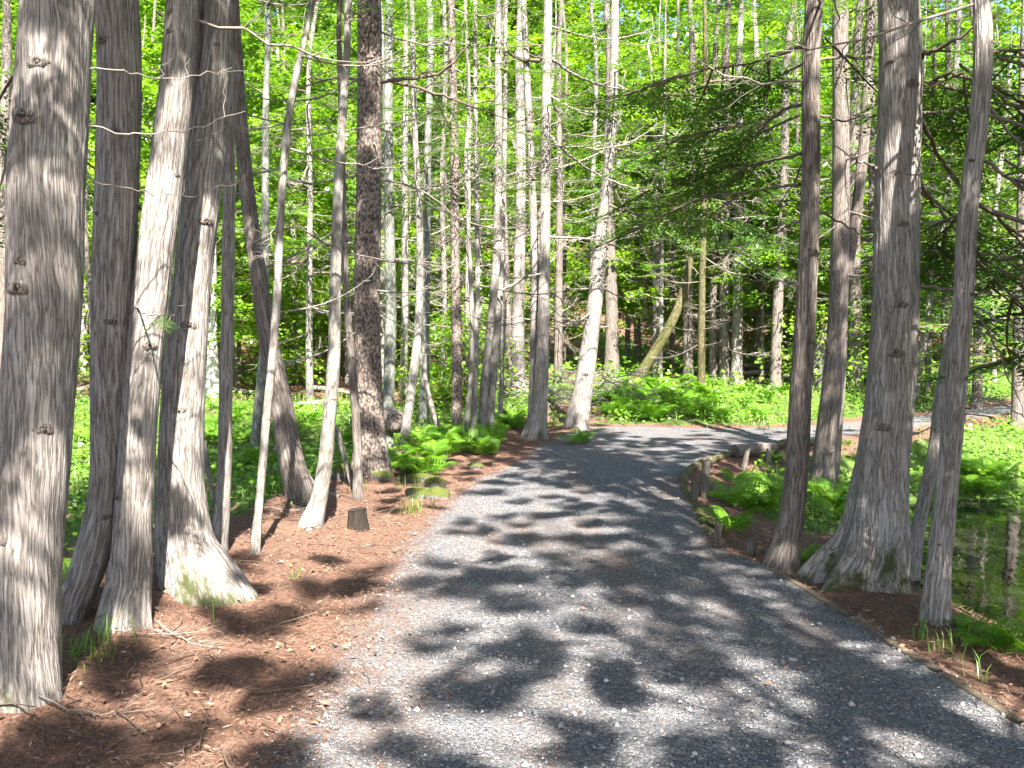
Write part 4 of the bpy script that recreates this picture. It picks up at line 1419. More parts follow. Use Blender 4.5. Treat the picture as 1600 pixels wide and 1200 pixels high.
# many alike trees further back: slim trunks one cannot tell apart
far_lab = ['slim grey trunk with green sprays far back in the wood, lost among others', 'leafy bright green maple far back in the wood, lost among others',
           'dark cedar far back in the wood, lost among others']
fr = np.random.default_rng(91)
cnt = 0
for k in range(400):
    y = fr.uniform(19.5, 46)
    x = fr.uniform(-0.64, 0.66) * y
    if (path_sd(np.array([[x, y]]))[0] < 1.5):
        continue
    u = CX + x / y * FPX
    if any(abs(u - t_[4]) < 12 and y < 30 for t_ in BG):
        continue
    cnt += 1
    if cnt > 108:
        break
    kind = fr.choice([0, 1, 2], p=[0.62, 0.16, 0.22] if y < 27 else [0.38, 0.44, 0.18])
    gz = ground_z((x, y))[0]
    kk = FPX / y
    p = CY - (gz - CAMZ + y * math.tan(PITCH)) * kk
    w = fr.uniform(0.11, 0.24) * kk if kind != 1 else 0.1 * kk
    H = fr.uniform(9, 11) if y < 28 else fr.uniform(10, 15)
    top = p - 8.0 * kk
    ln = [(u, p, w), (u + fr.normal(0, 3), p - 3 * kk, w * 0.88), (u + fr.normal(0, 15), top, w * 0.6)]
    build_tree('far%d' % k, 'maple_tree' if kind == 1 else 'cedar_tree', far_lab[kind], 'tree', ['pale', 'cedar_dark', 'cedar_dark'][kind], (u, p), ln, H,
               ['slim grey trunks far back in the wood', 'leafy maples far back in the wood', 'dark cedars far back in the wood'][kind], 0.3, 0, 0, 4, 0,
               ['thin', 'maple_tall', 'full'][kind], fr.uniform(3.5, 5.5) if kind == 0 else fr.uniform(2, 3.5), (float(np.clip((y - 18) * 0.045 + 0.3, 0.3, 1.2)) if kind == 1 else 0.65 if y < 28 else 0.75), 10 if kind != 1 else 0, 1.0, 6.0, (0.9, 2.0), 0, 0.2, seed=700 + k, depth=y)

# the wood goes on to either side of the view
sr = np.random.default_rng(97)
for k in range(46):
    y = sr.uniform(3, 40)
    side = -1 if k % 2 else 1
    x = side * (0.68 * y + sr.uniform(2.2, 16))
    if path_sd(np.array([[x, y]]))[0] < 1.2 or ground_z((x, y))[0] < WATER_Z + 0.15 or abs(x) > 44:
        continue
    gz = ground_z((x, y))[0]
    root = empty('cedar_tree' if k % 3 else 'maple_tree', (x, y, gz))
    tag(root, 'tree of the surrounding wood standing outside the picture', 'tree', 'trees of the surrounding wood outside the picture')
    H = sr.uniform(8, 12)
    t = np.linspace(0, 1, 10)
    c = np.stack([sr.normal(0, .3) * t, sr.normal(0, .3) * t, -0.2 + t * H], 1)
    V, F, co = tube(c, sr.uniform(0.09, 0.16) * (1 - 0.9 * t) + 0.01, 10)
    s = Soup()
    s.add(V, F, np.maximum(0, V[:, 2]), co)
    link('trunk', s.mesh('trunk', [M['cedar_dark']], True), root)
    if k % 3:
        link('crown', CROWN['low'][k % 2], root, (0, 0, 1.5), (0, 0, sr.uniform(0, 6.28)), (1.2, 1.2, (H - 1.5) / 7))
    else:
        link('crown', MAPLE_TALL[k % 3 if k % 3 < 3 else 0], root, (0, 0, 0), (0, 0, sr.uniform(0, 6.28)), 0.85)

# young maples of the understorey
ur = np.random.default_rng(93)
cnt = 0
for k in range(200):
    y = ur.uniform(18.5, 36)
    x = ur.uniform(-0.62, 0.64) * y
    if path_sd(np.array([[x, y]]))[0] < 1.6 or cnt >= 44:
        continue
    if (x < -1 and y < 20) or (y < 31 and 985 < CX + x / y * FPX < 1265):
        continue
    cnt += 1
    gz = ground_z((x, y))[0]
    kk = FPX / y
    u = CX + x / y * FPX
    p = CY - (gz - CAMZ + y * math.tan(PITCH)) * kk
    tall = cnt % 2 == 0
    hh = 6.0 if tall else 1.8
    build_tree('und%d' % k, 'maple_tree' if tall else 'maple_shrub', 'leafy young maple among the far trunks beyond the ferns' if tall else 'knee high leafy maple shrub among the far trunks', 'tree' if tall else 'shrub',
               'cedar_dark', (u, p), [(u, p, 0.06 * kk), (u + ur.normal(0, 3), p - hh * 0.4 * kk, 0.05 * kk), (u + ur.normal(0, 6), p - hh * 0.8 * kk, 0.025 * kk)], hh,
               'young maples of the understorey' if tall else 'leafy shrubs of the understorey', 0.2, 0, 0, 4, 0, 'maple' if tall else 'maple_low', 1.0, ur.uniform(0.75, 1.0) if tall else ur.uniform(1.0, 1.7), 0, seed=1200 + k, depth=y)

# cedars standing behind the viewpoint, whose crowns shade the path
cr_ = np.random.default_rng(5)
for k, (x, y, H, hc, sc) in enumerate([(-2.0, -0.6, 11, 4.6, 1.0), (3.3, -0.2, 11, 4.6, 1.0), (-1.9, -2.9, 11.5, 5.2, 1.05), (3.2, -2.8, 11.5, 5.2, 1.05), (-1.9, -5.4, 14, 7.0, 1.1),
                                       (3.2, -5.4, 14, 7.0, 1.1), (-4.6, 0.6, 11.5, 5.0, 1.0), (5.4, 1.2, 11, 5.2, 0.95), (-4.6, -3.0, 13, 6.0, 1.0), (6.2, -1.6, 12.5, 6.0, 1.0), (7.6, -4.4, 13, 6.4, 1.0), (-2.6, 1.3, 10.5, 5.0, 0.85), (5.6, 4.7, 11, 5.3, 0.95), (8.2, 4.6, 11, 5.3, 1.0), (8.4, 1.0, 12, 5.5, 1.0), (3.7, 2.7, 10.5, 5.0, 0.8)]):
    gz = ground_z((x, y))[0]
    root = empty('cedar_tree', (x, y, gz))
    tag(root, 'cedar behind the viewpoint whose crown dapples the path with shade', 'tree', 'cedars behind the viewpoint')
    t = np.linspace(0, 1, 12)
    c = np.stack([0.15 * np.sin(t * 3), 0.1 * t, -0.2 + t * H], 1)
    V, F, co = tube(c, 0.15 * (1 - 0.9 * t) + 0.01, 12)
    s = Soup()
    s.add(V, F, np.maximum(0, V[:, 2]), co)
    link('trunk', s.mesh('trunk', [M['cedar']], True), root)
    link('crown', CROWN['canopy'][(1, 0, 1, 0, 1, 0, 1, 1, 1, 2, 2, 1, 2, 2, 2, 0)[k]], root, (0, 0, hc), (0, 0, cr_.uniform(0, 6.28)), (sc, sc, (H - hc) / 6.5))

# ------------------------------------------------------------------ ferns


def make_frond(seed, L=0.6):
    r = np.random.default_rng(seed)
    s = Soup()
    n = 10
    t = np.linspace(0, 1, n)
    ax = np.stack([L * (t - 0.22 * t**3), np.full(n, 0.0) + r.uniform(-.08, .08) * L * t**2, L * (0.72 * t - 0.62 * t**2.3)], 1)
    V, F, co = tube(ax, 0.0035 * (1 - t * 0.8), 3)
    s.add(V, F, 0.75, co)
    T, _, _ = frames(ax)
    bs, ds, ns, ls = [], [], [], []
    k = 19
    for q in range(k):
        tt = 0.14 + 0.86 * q / k
        p = np.array([np.interp(tt, t, ax[:, m]) for m in range(3)])
        tg = unit(np.array([np.interp(tt, t, T[:, m]) for m in range(3)]))
        pl_ = L * 0.25 * math.sin(math.pi * min(1, 0.12 + 0.9 * tt ** 0.75)) ** 0.8 * (1.12 - 0.55 * tt) + 0.012
        for sg in (-1, 1):
            sd = np.array([0, sg, 0.0])
            d = unit(sd * 0.9 + tg * 0.42 + np.array([0, 0, -0.22]) + r.normal(0, .07, 3))
            nv = unit(np.cross(tg, sd) * sg + r.normal(0, .15, 3))
            # each pinna: five small leaflets along it
            u = (np.arange(4) + 0.2) / 4
            pts = p + d * (u * pl_)[:, None] - np.array([0, 0, 1]) * (u**2 * pl_ * 0.18)[:, None]
            cr = np.cross(nv, d)
            for s2 in (-1, 1):
                bs.append(pts)
                dd = unit(d + s2 * cr * 0.75)
                ds.append(np.repeat(dd[None], 4, 0))
                ns.append(np.repeat(nv[None], 4, 0))
                ls.append(pl_ * 0.34 * (1.1 - 0.55 * u))
    bs, ds, ns, ls = map(np.concatenate, (bs, ds, ns, ls))
    V, F = leaf_quads(bs, ds, unit(ns), ls, ls * 0.42, 0.05)
    s.add(V, F, np.repeat(np.clip(r.normal(0.5, 0.13, len(bs)), 0, 1), 4), None)
    return s.mesh('frond', [M['fern_leaf']])


FROND = [make_frond(600 + k) for k in range(4)]
frr = np.random.default_rng(15)


def fern(x, y, label, group, size=1.0, n=8, up=0.0):
    z = ground_z((x, y))[0]
    root = empty('fern', (x, y, z - 0.01))
    tag(root, label, 'fern', group)
    a0 = frr.uniform(0, 6.28)
    for k in range(n):
        link('frond', FROND[frr.integers(4)], root, (0, 0, 0), (frr.normal(0, .12), -frr.uniform(0.05, 0.55) - up, a0 + 6.28 * k / n + frr.normal(0, .25)), size * frr.uniform(0.75, 1.15))
    return root


FR = 'ferns in the hollow beside the path'
for px, py, sz, n, lab in [
    (1150, 792, 0.95, 8, 'lime green fern in the hollow just past the upright stakes'), (1186, 800, 1.1, 9, 'biggest spreading fern in the hollow left of the slim upright cedar'),
    (1208, 778, 0.9, 8, 'fern touching the left side of the slim upright cedar'), (1142, 832, 0.75, 7, 'small fern low in the hollow beside the round stump'),
    (1150, 752, 0.6, 5, 'small dim fern at the back of the hollow'), (1298, 795, 1.0, 8, 'fern between the slim upright cedar and the broad cedar, under the forked cedar'),
    (1318, 812, 0.9, 7, 'fern touching the left flank of the broad grey cedar'), (1250, 880, 0.5, 6, 'small fern at the foot of the slim upright cedar'),
    (1206, 722, 0.6, 6, 'fern drooping over the edging log at the back of the hollow'), (1550, 1012, 0.5, 7, 'fern at the near shore of the pond by the picture edge'),
    (1592, 1022, 0.62, 7, 'fern cut by the right picture edge at the pond shore'), (1512, 985, 0.35, 6, 'small fern beside the foot of the rightmost upright cedar'),
    (905, 694, 0.9, 7, 'single fern in front of the cedar leaning over dead branches'), (112, 930, 0.6, 4, 'fern fronds beside the thickest left cedar'),
    (1440, 880, 0.5, 6, 'small fern between the broad cedar and the slender leaning trunk')]:
    g = hit(px, py)
    fern(g[0], g[1], lab, FR, sz, n)
# lit fern bank on the far shore and left of the path
for k, (px, py) in enumerate([(1500, 770), (1520, 765), (1545, 772), (1560, 758), (1535, 748), (1510, 745), (1490, 735), (1555, 735), (1470, 760)]):
    g = hit(px, py)
    fern(g[0], g[1], 'lit fern of the feathery green bank across the pond', 'ferns across the pond', frr.uniform(0.8, 1.15), 7)
for k, (px, py) in enumerate([(625, 728), (645, 738), (662, 745), (680, 720), (700, 712), (725, 708), (748, 702), (770, 690), (790, 668), (802, 655), (810, 672), (690, 700), (655, 712), (735, 690), (780, 672), (612, 735), (668, 700), (760, 712)]):
    g = hit(px + frr.uniform(-5, 5), py)
    fern(g[0], g[1], 'fern in the row along the left edge of the path below the slim trunks', 'ferns along the left of the path', frr.uniform(0.7, 1.05), 7)
for k in range(62):
    px = frr.uniform(915, 1225)
    y = frr.uniform(15.2, 20.5)
    if (px > 1130 and frr.random() < 0.55) or (px < 968 and frr.random() < 0.75):
        continue
    x = (px - CX) / FPX * y
    if path_sd(np.array([[x, y]]))[0] < 0.35:
        continue
    fern(x, y, 'tall bright fern in the dense bed beyond the bend of the path', 'ferns in the bed beyond the bend', frr.uniform(0.8, 1.25) * (1 if px < 1130 else 0.7), 8, 0.15)
for k, (px, py) in enumerate([(10, 640), (35, 655), (20, 690), (340, 640), (370, 650), (350, 670), (330, 690), (380, 690), (460, 680), (540, 690), (480, 660), (130, 690), (420, 730), (375, 730)]):
    g = hit(px, py)
    fern(g[0], g[1], 'fern scattered in the sunny green patch behind the left cedars', 'ferns in the sunny green patch', frr.uniform(0.7, 1.1), 7)

# ------------------------------------------------------------------ ground cover, needles, pebbles (uncountable)


def scatter(n, x0, x1, y0, y1, prob, seed, near=True):
    r = np.random.default_rng(seed)
    u = r.random(n)
    y = y0 + (y1 - y0) * (u ** 1.5 if near else u)
    x = r.uniform(x0, x1, n)
    P = np.stack([x, y], 1)
    ok = (np.abs(x) < 0.66 * np.maximum(y, 2.5) + 0.6)
    P = P[ok]
    keep = r.random(len(P)) < prob(P)
    return P[keep]


def stuff_mesh(name, V, F, tint, mat, smooth=False):
    o = link(name, mesh_np(name, V, [F], mat, {'tint': ('FLOAT', tint)}, smooth))
    return tag(o, kind='stuff')


# low leafy herbs
P = scatter(120000, -16, 18, 6.0, 24, lambda p: np.clip(green_mask(p) * 0.95, 0, 1) * (0.35 + 0.65 * (fbm(p[:, 0] * 1.7, p[:, 1] * 1.7, 11) > 0.42)), 21)
r = np.random.default_rng(22)
n = len(P)
z = ground_z(P)
hgt = r.uniform(0.02, 0.22, n) * (0.5 + fbm(P[:, 0] * .8, P[:, 1] * .8, 4))
base = np.column_stack([P, z + hgt])
d = unit(np.stack([r.normal(0, 1, n), r.normal(0, 1, n), r.normal(0.0, 0.35, n)], 1))
nv = np.array([0, -0.3, 1.0]) + r.normal(0, 0.4, (n, 3))
nv = unit(nv - d * (nv * d).sum(1)[:, None])
ln = r.uniform(0.04, 0.10, n)
V, F = leaf_quads(base, d, nv, ln, ln * 0.75, -0.1)
stuff_mesh('ground_cover', V, F, np.repeat(np.clip(r.normal(0.5, .2, n), 0, 1), 4), M['herb_leaf'])


# leafy undergrowth on the slope at the back
P = scatter(60000, -30, 30, 19, 46, lambda p: sstep(0.42, 0.6, fbm(p[:, 0] * .45, p[:, 1] * .45, 21)) * (path_sd(p) > 1.0), 23, False)
r = np.random.default_rng(24)
n = len(P)
base = np.column_stack([P, ground_z(P) + r.uniform(0.03, 0.6, n) ** 1.3])
d = unit(np.stack([r.normal(0, 1, n), r.normal(0, 1, n), r.normal(0.0, 0.35, n)], 1))
nv = np.array([0, -0.4, 1.0]) + r.normal(0, 0.4, (n, 3))
nv = unit(nv - d * (nv * d).sum(1)[:, None])
ln = r.uniform(0.08, 0.18, n)
V, F = leaf_quads(base, d, nv, ln, ln * 0.75, -0.1)
stuff_mesh('undergrowth', V, F, np.repeat(np.clip(r.normal(0.5, .2, n), 0, 1), 4), M['herb_leaf'])


# grass blades: sparse in the litter, thicker on green ground
def grass_at(P, seed, h0, h1, wd=0.006):
    r = np.random.default_rng(seed)
    n = len(P)
    z = ground_z(P)
    az = r.uniform(0, 6.28, n)
    h = r.uniform(h0, h1, n)
    ln = h * r.uniform(0.15, 0.8, n)
    b = np.column_stack([P, z - 0.005])
    dv = np.stack([np.cos(az), np.sin(az), np.zeros(n)], 1)
    sv = np.stack([-np.sin(az), np.cos(az), np.zeros(n)], 1) * wd / 2
    m = b + dv * (ln * 0.35)[:, None] + np.array([0, 0, 1]) * (h * 0.62)[:, None]
    t = b + dv * ln[:, None] + np.array([0, 0, 1]) * (h * (1 - 0.25 * ln / h))[:, None]
    V = np.stack([b - sv, b + sv, m + sv * .8, m - sv * .8, t], 1).reshape(-1, 3)
    k = np.arange(n)[:, None] * 5
    F = np.concatenate([k + np.array([[0, 1, 2]]), k + np.array([[0, 2, 3]]), k + np.array([[3, 2, 4]])])
    return V, F, np.repeat(np.clip(r.normal(.5, .2, n), 0, 1), 5)


P = scatter(26000, -14, 16, 8, 21, lambda p: np.clip(green_mask(p), 0, 1) * 0.6, 31)
V, F, t_ = grass_at(P, 32, 0.06, 0.28, 0.012)
stuff_mesh('grass', V, F, t_, M['grass'])
tufts = []
for k, (px, py, cntg, sp) in enumerate([(140, 1030, 70, 0.09), (460, 905, 7, 0.03), (645, 800, 60, 0.08), (165, 1005, 14, 0.03), (1470, 1020, 26, 0.05), (1440, 1000, 8, 0.03), (1530, 1065, 8, 0.03),
                                      (335, 975, 4, 0.02), (560, 770, 25, 0.08), (1380, 880, 14, 0.1), (640, 760, 40, 0.15), (1420, 700, 60, 0.5), (1215, 668, 90, 0.4), (1190, 665, 90, 0.4)]):
    g = hit(px, py)
    rr2 = np.random.default_rng(800 + k)
    Pt = g[:2] + rr2.normal(0, sp, (cntg, 2))
    V, F, t_ = grass_at(Pt, 900 + k, 0.06, 0.2, 0.006)
    me = mesh_np('grass_tuft', V, [F], M['grass'], {'tint': ('FLOAT', t_)})
    tag(link('grass_tuft', me), kind='stuff')

# dry cedar needles and leaf bits on the litter, spilling over the gravel edge


def litter_prob(p):
    sd = path_sd(p)
    g = green_mask(p)
    left = p[:, 0] < 0.6
    on = np.where(sd < 0, np.where(left, 0.55 * np.exp(sd / 0.28) + 0.035, 0.035 + 0.2 * np.exp(sd / 0.05)), 0.9)
    return on * (1 - 0.8 * g)


P = scatter(170000, -6.5, 6.5, 2.6, 15, litter_prob, 41)
r = np.random.default_rng(42)
n = len(P)
sdp = path_sd(P)
z = ground_z(P) + 0.012 + r.uniform(0, 0.018, n) * (sdp > 0)
az = r.uniform(0, 6.28, n)
ln = r.uniform(0.012, 0.05, n)
wd = r.uniform(0.002, 0.006, n)
leafy = r.random(n) < 0.08
wd = np.where(leafy, ln * 0.45, wd)
d = unit(np.stack([np.cos(az), np.sin(az), r.normal(0, 0.22, n)], 1))
nv = np.array([0, 0, 1.0]) + r.normal(0, .35, (n, 3))
nv = unit(nv - d * (nv * d).sum(1)[:, None])
V, F = leaf_quads(np.column_stack([P, z]), d, nv, ln, wd, 0.1)
tn = np.clip(r.normal(0.5, 0.22, n), 0, 1)
stuff_mesh('needle_litter', V, F, np.repeat(tn, 4), M['needle'])

# loose stones of the gravel
P = scatter(60000, -3, 3.6, 2.6, 11, lambda p: np.where(path_sd(p) < 0.15, np.clip(0.9 - (p[:, 1] - 3) * 0.1, .12, 1), 0.0), 51)
r = np.random.default_rng(52)
n = len(P)
sz = 0.003 + 0.005 * r.random(n) ** 3 + 0.014 * (r.random(n) < 0.012)
octv = np.array([[1, 0, 0], [-1, 0, 0], [0, 1, 0], [0, -1, 0], [0, 0, .7], [0, 0, -.7]], float)
octf = np.array([[0, 2, 4], [2, 1, 4], [1, 3, 4], [3, 0, 4], [2, 0, 5], [1, 2, 5], [3, 1, 5], [0, 3, 5]])
ang = r.uniform(0, 6.28, n)
ca, sa = np.cos(ang), np.sin(ang)
ov = octv[None] * r.uniform(0.65, 1.3, (n, 6, 1))
Vx = ov[..., 0] * ca[:, None] - ov[..., 1] * sa[:, None]
Vy = ov[..., 0] * sa[:, None] + ov[..., 1] * ca[:, None]
V = np.stack([Vx, Vy, ov[..., 2]], -1) * sz[:, None, None] + np.column_stack([P, ground_z(P) + 0.004])[:, None]
F = (np.arange(n)[:, None, None] * 6 + octf[None]).reshape(-1, 3)
stuff_mesh('loose_gravel', V.reshape(-1, 3), F, np.repeat(np.clip(r.normal(.45, .25, n), 0, 1), 6), M['pebble'])

# thin twigs lying about
P = scatter(5200, -8, 7, 2.8, 22, lambda p: (path_sd(p) > 0.1) * 0.8 + 0.01, 61)
s = Soup()
r = np.random.default_rng(62)
for (x, y) in P:
    az = r.uniform(0, 6.28)
    L = r.uniform(0.05, 0.32) * (1 + (y > 14))
    u = np.linspace(0, 1, 4)
    q = np.stack([x + L * u * math.cos(az), y + L * u * math.sin(az), 0 * u], 1)
    q[:, :2] += r.normal(0, 0.012, (4, 2))
    q[:, 2] = ground_z(q[:1])[0] + 0.02 + r.uniform(0, 0.06) * u
    V, F, co = tube(q, r.uniform(0.0012, 0.004), 3)
    s.add(V, F, 0.5, co)
tag(link('fallen_twigs', s.mesh('fallen_twigs', [M['limb']])), kind='stuff')

# far-off wood that reads as one mass of leaves
r = np.random.default_rng(71)
n = 270000
ra_ = r.uniform(46, 64, n)
az_ = r.uniform(-1.22, 1.22, n) * np.where(r.random(n) < 0.6, 0.55, 1.0)
y = ra_ * np.cos(az_) + 2
x = ra_ * np.sin(az_)
zz = r.uniform(0, 1, n) ** 1.5 * 28
clump = fbm(x * .28, zz * .32, y * .28, 3)
k = r.random(n) < np.maximum(sstep(0.34, 0.54, clump), 0.8 * sstep(5, 1, zz))
x, y, zz = x[k], y[k], zz[k]
n = len(x)
bz = ground_z(np.stack([x, y], 1))
d = unit(r.normal(0, 1, (n, 3)) * np.array([1, 1, 0.5]))
nv = np.array([0, -0.5, 1.0]) + r.normal(0, .5, (n, 3))
nv = unit(nv - d * (nv * d).sum(1)[:, None])
ln = r.uniform(0.25, 0.55, n)
V, F = leaf_quads(np.stack([x, y, bz + zz], 1), d, nv, ln, ln * 0.8, -0.1)
stuff_mesh('distant_foliage', V, F, np.repeat(np.clip(r.normal(.5, .22, n), 0, 1), 4), M['maple_leaf'])

# ------------------------------------------------------------------ edging of the path, stakes, stumps, rocks


def box_bar(name, A, B, w, h, mat, seed=0, n=10, lift=0.0):
    """squared timber from A to B (xy), resting on the ground"""
    r = np.random.default_rng(seed)
    t = np.linspace(0, 1, n)[:, None]
    C = np.array(A)[None] * (1 - t) + np.array(B)[None] * t
    dv = unit((np.array(B) - np.array(A))[None])[0]
    nv = np.array([-dv[1], dv[0]])
    rows = []
    for k in range(n):
        ww = w / 2 * (1 + r.normal(0, .05))
        zt = lift + h * (1 + r.normal(0, .05))
        for sx, zz in ((-1, -0.12), (-1, zt - 0.008), (-0.8, zt), (0.8, zt), (1, zt - 0.008), (1, -0.12)):
            p = C[k] + nv * sx * ww
            rows.append([p[0], p[1], zz])
    V = np.array(rows)
    i, j = np.meshgrid(np.arange(n - 1), np.arange(6), indexing='ij')
    a = i * 6 + j
    b = i * 6 + (j + 1) % 6
    F4 = np.stack([a, b, b + 6, a + 6], -1).reshape(-1, 4)
    F3 = []
    for o, fl in ((0, 1), ((n - 1) * 6, -1)):
        for k in range(1, 5):
            F3.append([o, o + k, o + k + 1][::fl])
    o = C.mean(0)
    V[:, :2] -= o
    me = mesh_np(name, V, [np.array(F3), F4], mat)
    return link(name, me, None, (o[0], o[1], 0))


eb = [flat(*p)[:2] for p in ((1204, 888), (1330, 966), (1470, 1053), (1600, 1133), (1700, 1195))]
for k, lab in enumerate(['far length of flush timber edging, ending at the slim upright cedar', 'length of flush timber edging in front of the broad grey cedar',
                         'length of flush timber edging in front of the rightmost upright cedar', 'nearest length of flush timber edging at the bottom right corner']):
    A, B = eb[k], eb[k + 1]
    g = (B - A) / np.linalg.norm(B - A) * 0.006
    o = box_bar('edging_board', A + g, B - g, 0.042, 0.014, M['edging'], 20 + k)
    tag(o, lab, 'edging board', 'timber edging along the path')


def log_thing(name, line, rad, mat, label, cat, group=None, seed=0, seg=14, moss=0.0, zoff=0.0, ends=True):
    """a round log through ground points"""
    r = np.random.default_rng(seed)
    P = np.array(line, float)
    n = 26
    C = smooth_line(np.column_stack([P, np.linspace(rad, rad * 0.85, len(P))]), n)
    O = C[n // 2, :3].copy()
    V, F, co = tube(C[:, :3] - O, C[:, 3], seg)
    c2 = np.repeat(C[:, :3] - O, seg, 0)
    k = 1 + 0.8 * (fbm(co[:, 0] * 14 + seed, co[:, 1] * 14, co[:, 2] * 5) - .5)
    V = c2 + (V - c2) * k[:, None]
    s = Soup()
    s.add(V, F, moss if moss else np.clip(0.3 - 3.0 * (V[:, 2] - c2[:, 2]), 0.05, 2), co, 0)
    me = s.mesh(name, [M[mat] if isinstance(mat, str) else mat], True)
    o = link(name, me, None, tuple(O))
    tag(o, label, cat, group)
    if ends:
        for sl, nm in ((slice(0, seg), 'cut_end'), (slice(-seg, None), 'cut_end')):
            ring = V[sl]
            cc = ring.mean(0)
            dirn = unit((cc - V.mean(0))[None])[0] * 0.004
            vv = np.vstack([ring + dirn, cc[None] + dirn])
            ff = np.array([[q, (q + 1) % seg, seg] for q in range(seg)])
            link(nm, mesh_np(nm, vv, [ff], M['edging' if mat == 'mossy_bark' else 'stake']), o)
    return o


def L3(*pts):
    out = []
    for px, py, dz in pts:
        g = flat(px, py)
        out.append([g[0], g[1], dz])
    return out


GE = 'logs and stakes edging the bend of the path'
log_thing('edging_log', L3((1118, 838, -0.05), (1100, 812, -0.03), (1085, 785, -0.02), (1068, 760, -0.03)), 0.05, 'mossy_bark', 'mossy log edging the inside of the bend, nearest of the edging logs', 'log', GE, 1)
log_thing('edging_log', L3((1064, 755, 0.0), (1075, 739, 0.01), (1098, 720, -0.01)), 0.052, 'mossy_bark', 'mossy log edging the bend behind the tall dark stake', 'log', GE, 2)
log_thing('edging_log', L3((1090, 728, -0.02), (1125, 714, 0.0), (1158, 704, 0.02)), 0.05, 'mossy_bark', 'mossy log between the tall dark stake and the second stake', 'log', GE, 3)
log_thing('edging_log', L3((1148, 710, 0.04), (1180, 707, 0.05), (1212, 704, 0.03)), 0.08, 'cedar_dark', 'thick bare barked log with a cut face lying across the back of the hollow', 'log', GE, 4, moss=2.0)
log_thing('edging_log', L3((1205, 700, 0.02), (1240, 692, 0.02), (1275, 690, 0.0)), 0.05, 'mossy_bark', 'log running behind the slim upright cedar along the far side of the hollow', 'log', GE, 5)


def stake(px, py, ptop, w, label, seed, lean=(0, 0), mat='stake', round_=True, dz=0.0):
    r = np.random.default_rng(seed)
    g = hit(px, py)
    d = g[1]
    top = at_depth(ptop[0], ptop[1], d)
    rad = w / 2 * d / FPX
    n = 12
    t = np.linspace(0, 1, n)[:, None]
    C = np.array([[0, 0, -0.25]]) * (1 - t) + (top - g)[None] * t
    seg = 9
    V, F, co = tube(C, rad * (1 - 0.18 * t[:, 0]), seg)
    cc = np.repeat(C, seg, 0)
    V = cc + (V - cc) * (1 + 0.5 * (vn(np.arctan2(co[:, 1], co[:, 0]) * 2 + seed, co[:, 2] * 2, 1.0) - .5))[:, None]
    V[-seg:, 2] += r.normal(0, rad * 0.5, seg)
    s = Soup()
    s.add(V, F, 2.0, co)
    s.add(np.vstack([V[-seg:], V[-seg:].mean(0)[None]]), np.array([[q, (q + 1) % seg, seg] for q in range(seg)]), 2.0)
    o = link('stake', s.mesh('stake', [M[mat]], True), None, tuple(g))
    return tag(o, label, 'stake', 'stakes holding the edging of the bend')


stake(1095, 778, (1104, 722), 15, 'tall dark stake leaning right over the bend of the path', 1)
stake(1082, 784, (1086, 758), 14, 'short split grey stake wedged against the mossy log', 2)
stake(1157, 732, (1168, 702), 11, 'thin stake leaning right in front of the thick bare log', 3)
stake(1198, 728, (1200, 706), 13, 'stout short stake at the right end of the thick bare log', 4)
stake(1112, 846, (1124, 818), 14, 'short split stake end sticking out of the bank at the narrowest part of the path', 5)


def stump(px, py, w, h, label, seed, mat='dark_stump', flare=0.25, slant=0.15):
    r = np.random.default_rng(seed)
    g = hit(px, py)
    k = g[1] / FPX
    rad, hh = w / 2 * k, h * k
    n, seg = 9, 20
    t = np.linspace(0, 1, n)
    C = np.stack([0 * t, 0 * t, -0.06 + t * (hh + 0.06)], 1)
    V, F, co = tube(C, rad * (1 + flare * (1 - t) ** 2), seg)
    cc = np.repeat(C, seg, 0)
    th = np.arctan2(co[:, 1], co[:, 0])
    V = cc + (V - cc) * (1 + 0.25 * (vn(np.cos(th) * 2 + seed, np.sin(th) * 2, co[:, 2] * 3) - .5) * 2)[:, None]
    V[-seg:, 2] += slant * V[-seg:, 0] + r.normal(0, rad * 0.05, seg)
    s = Soup()
    s.add(V, F, np.maximum(0, V[:, 2]), co)
    o = link('tree_stump', s.mesh('tree_stump', [M[mat]], True), None, tuple(g))
    tag(o, label, 'stump')
    ring = V[-seg:]
    cp = mesh_np('cut_face', np.vstack([ring + [0, 0, 0.003], ring.mean(0)[None] - [0, 0, 0.004]]), [np.array([[q, (q + 1) % seg, seg] for q in range(seg)])], M['dark_stump' if mat == 'dark_stump' else 'stake'])
    link('cut_face', cp, o)


stump(558, 826, 30, 30, 'dark rotten stump on the litter beside the sunlit curving trunk', 1)
stump(1174, 868, 17, 26, 'small round grey stump in the hollow beside the gravel edge', 2, 'cedar_dark', 0.1)


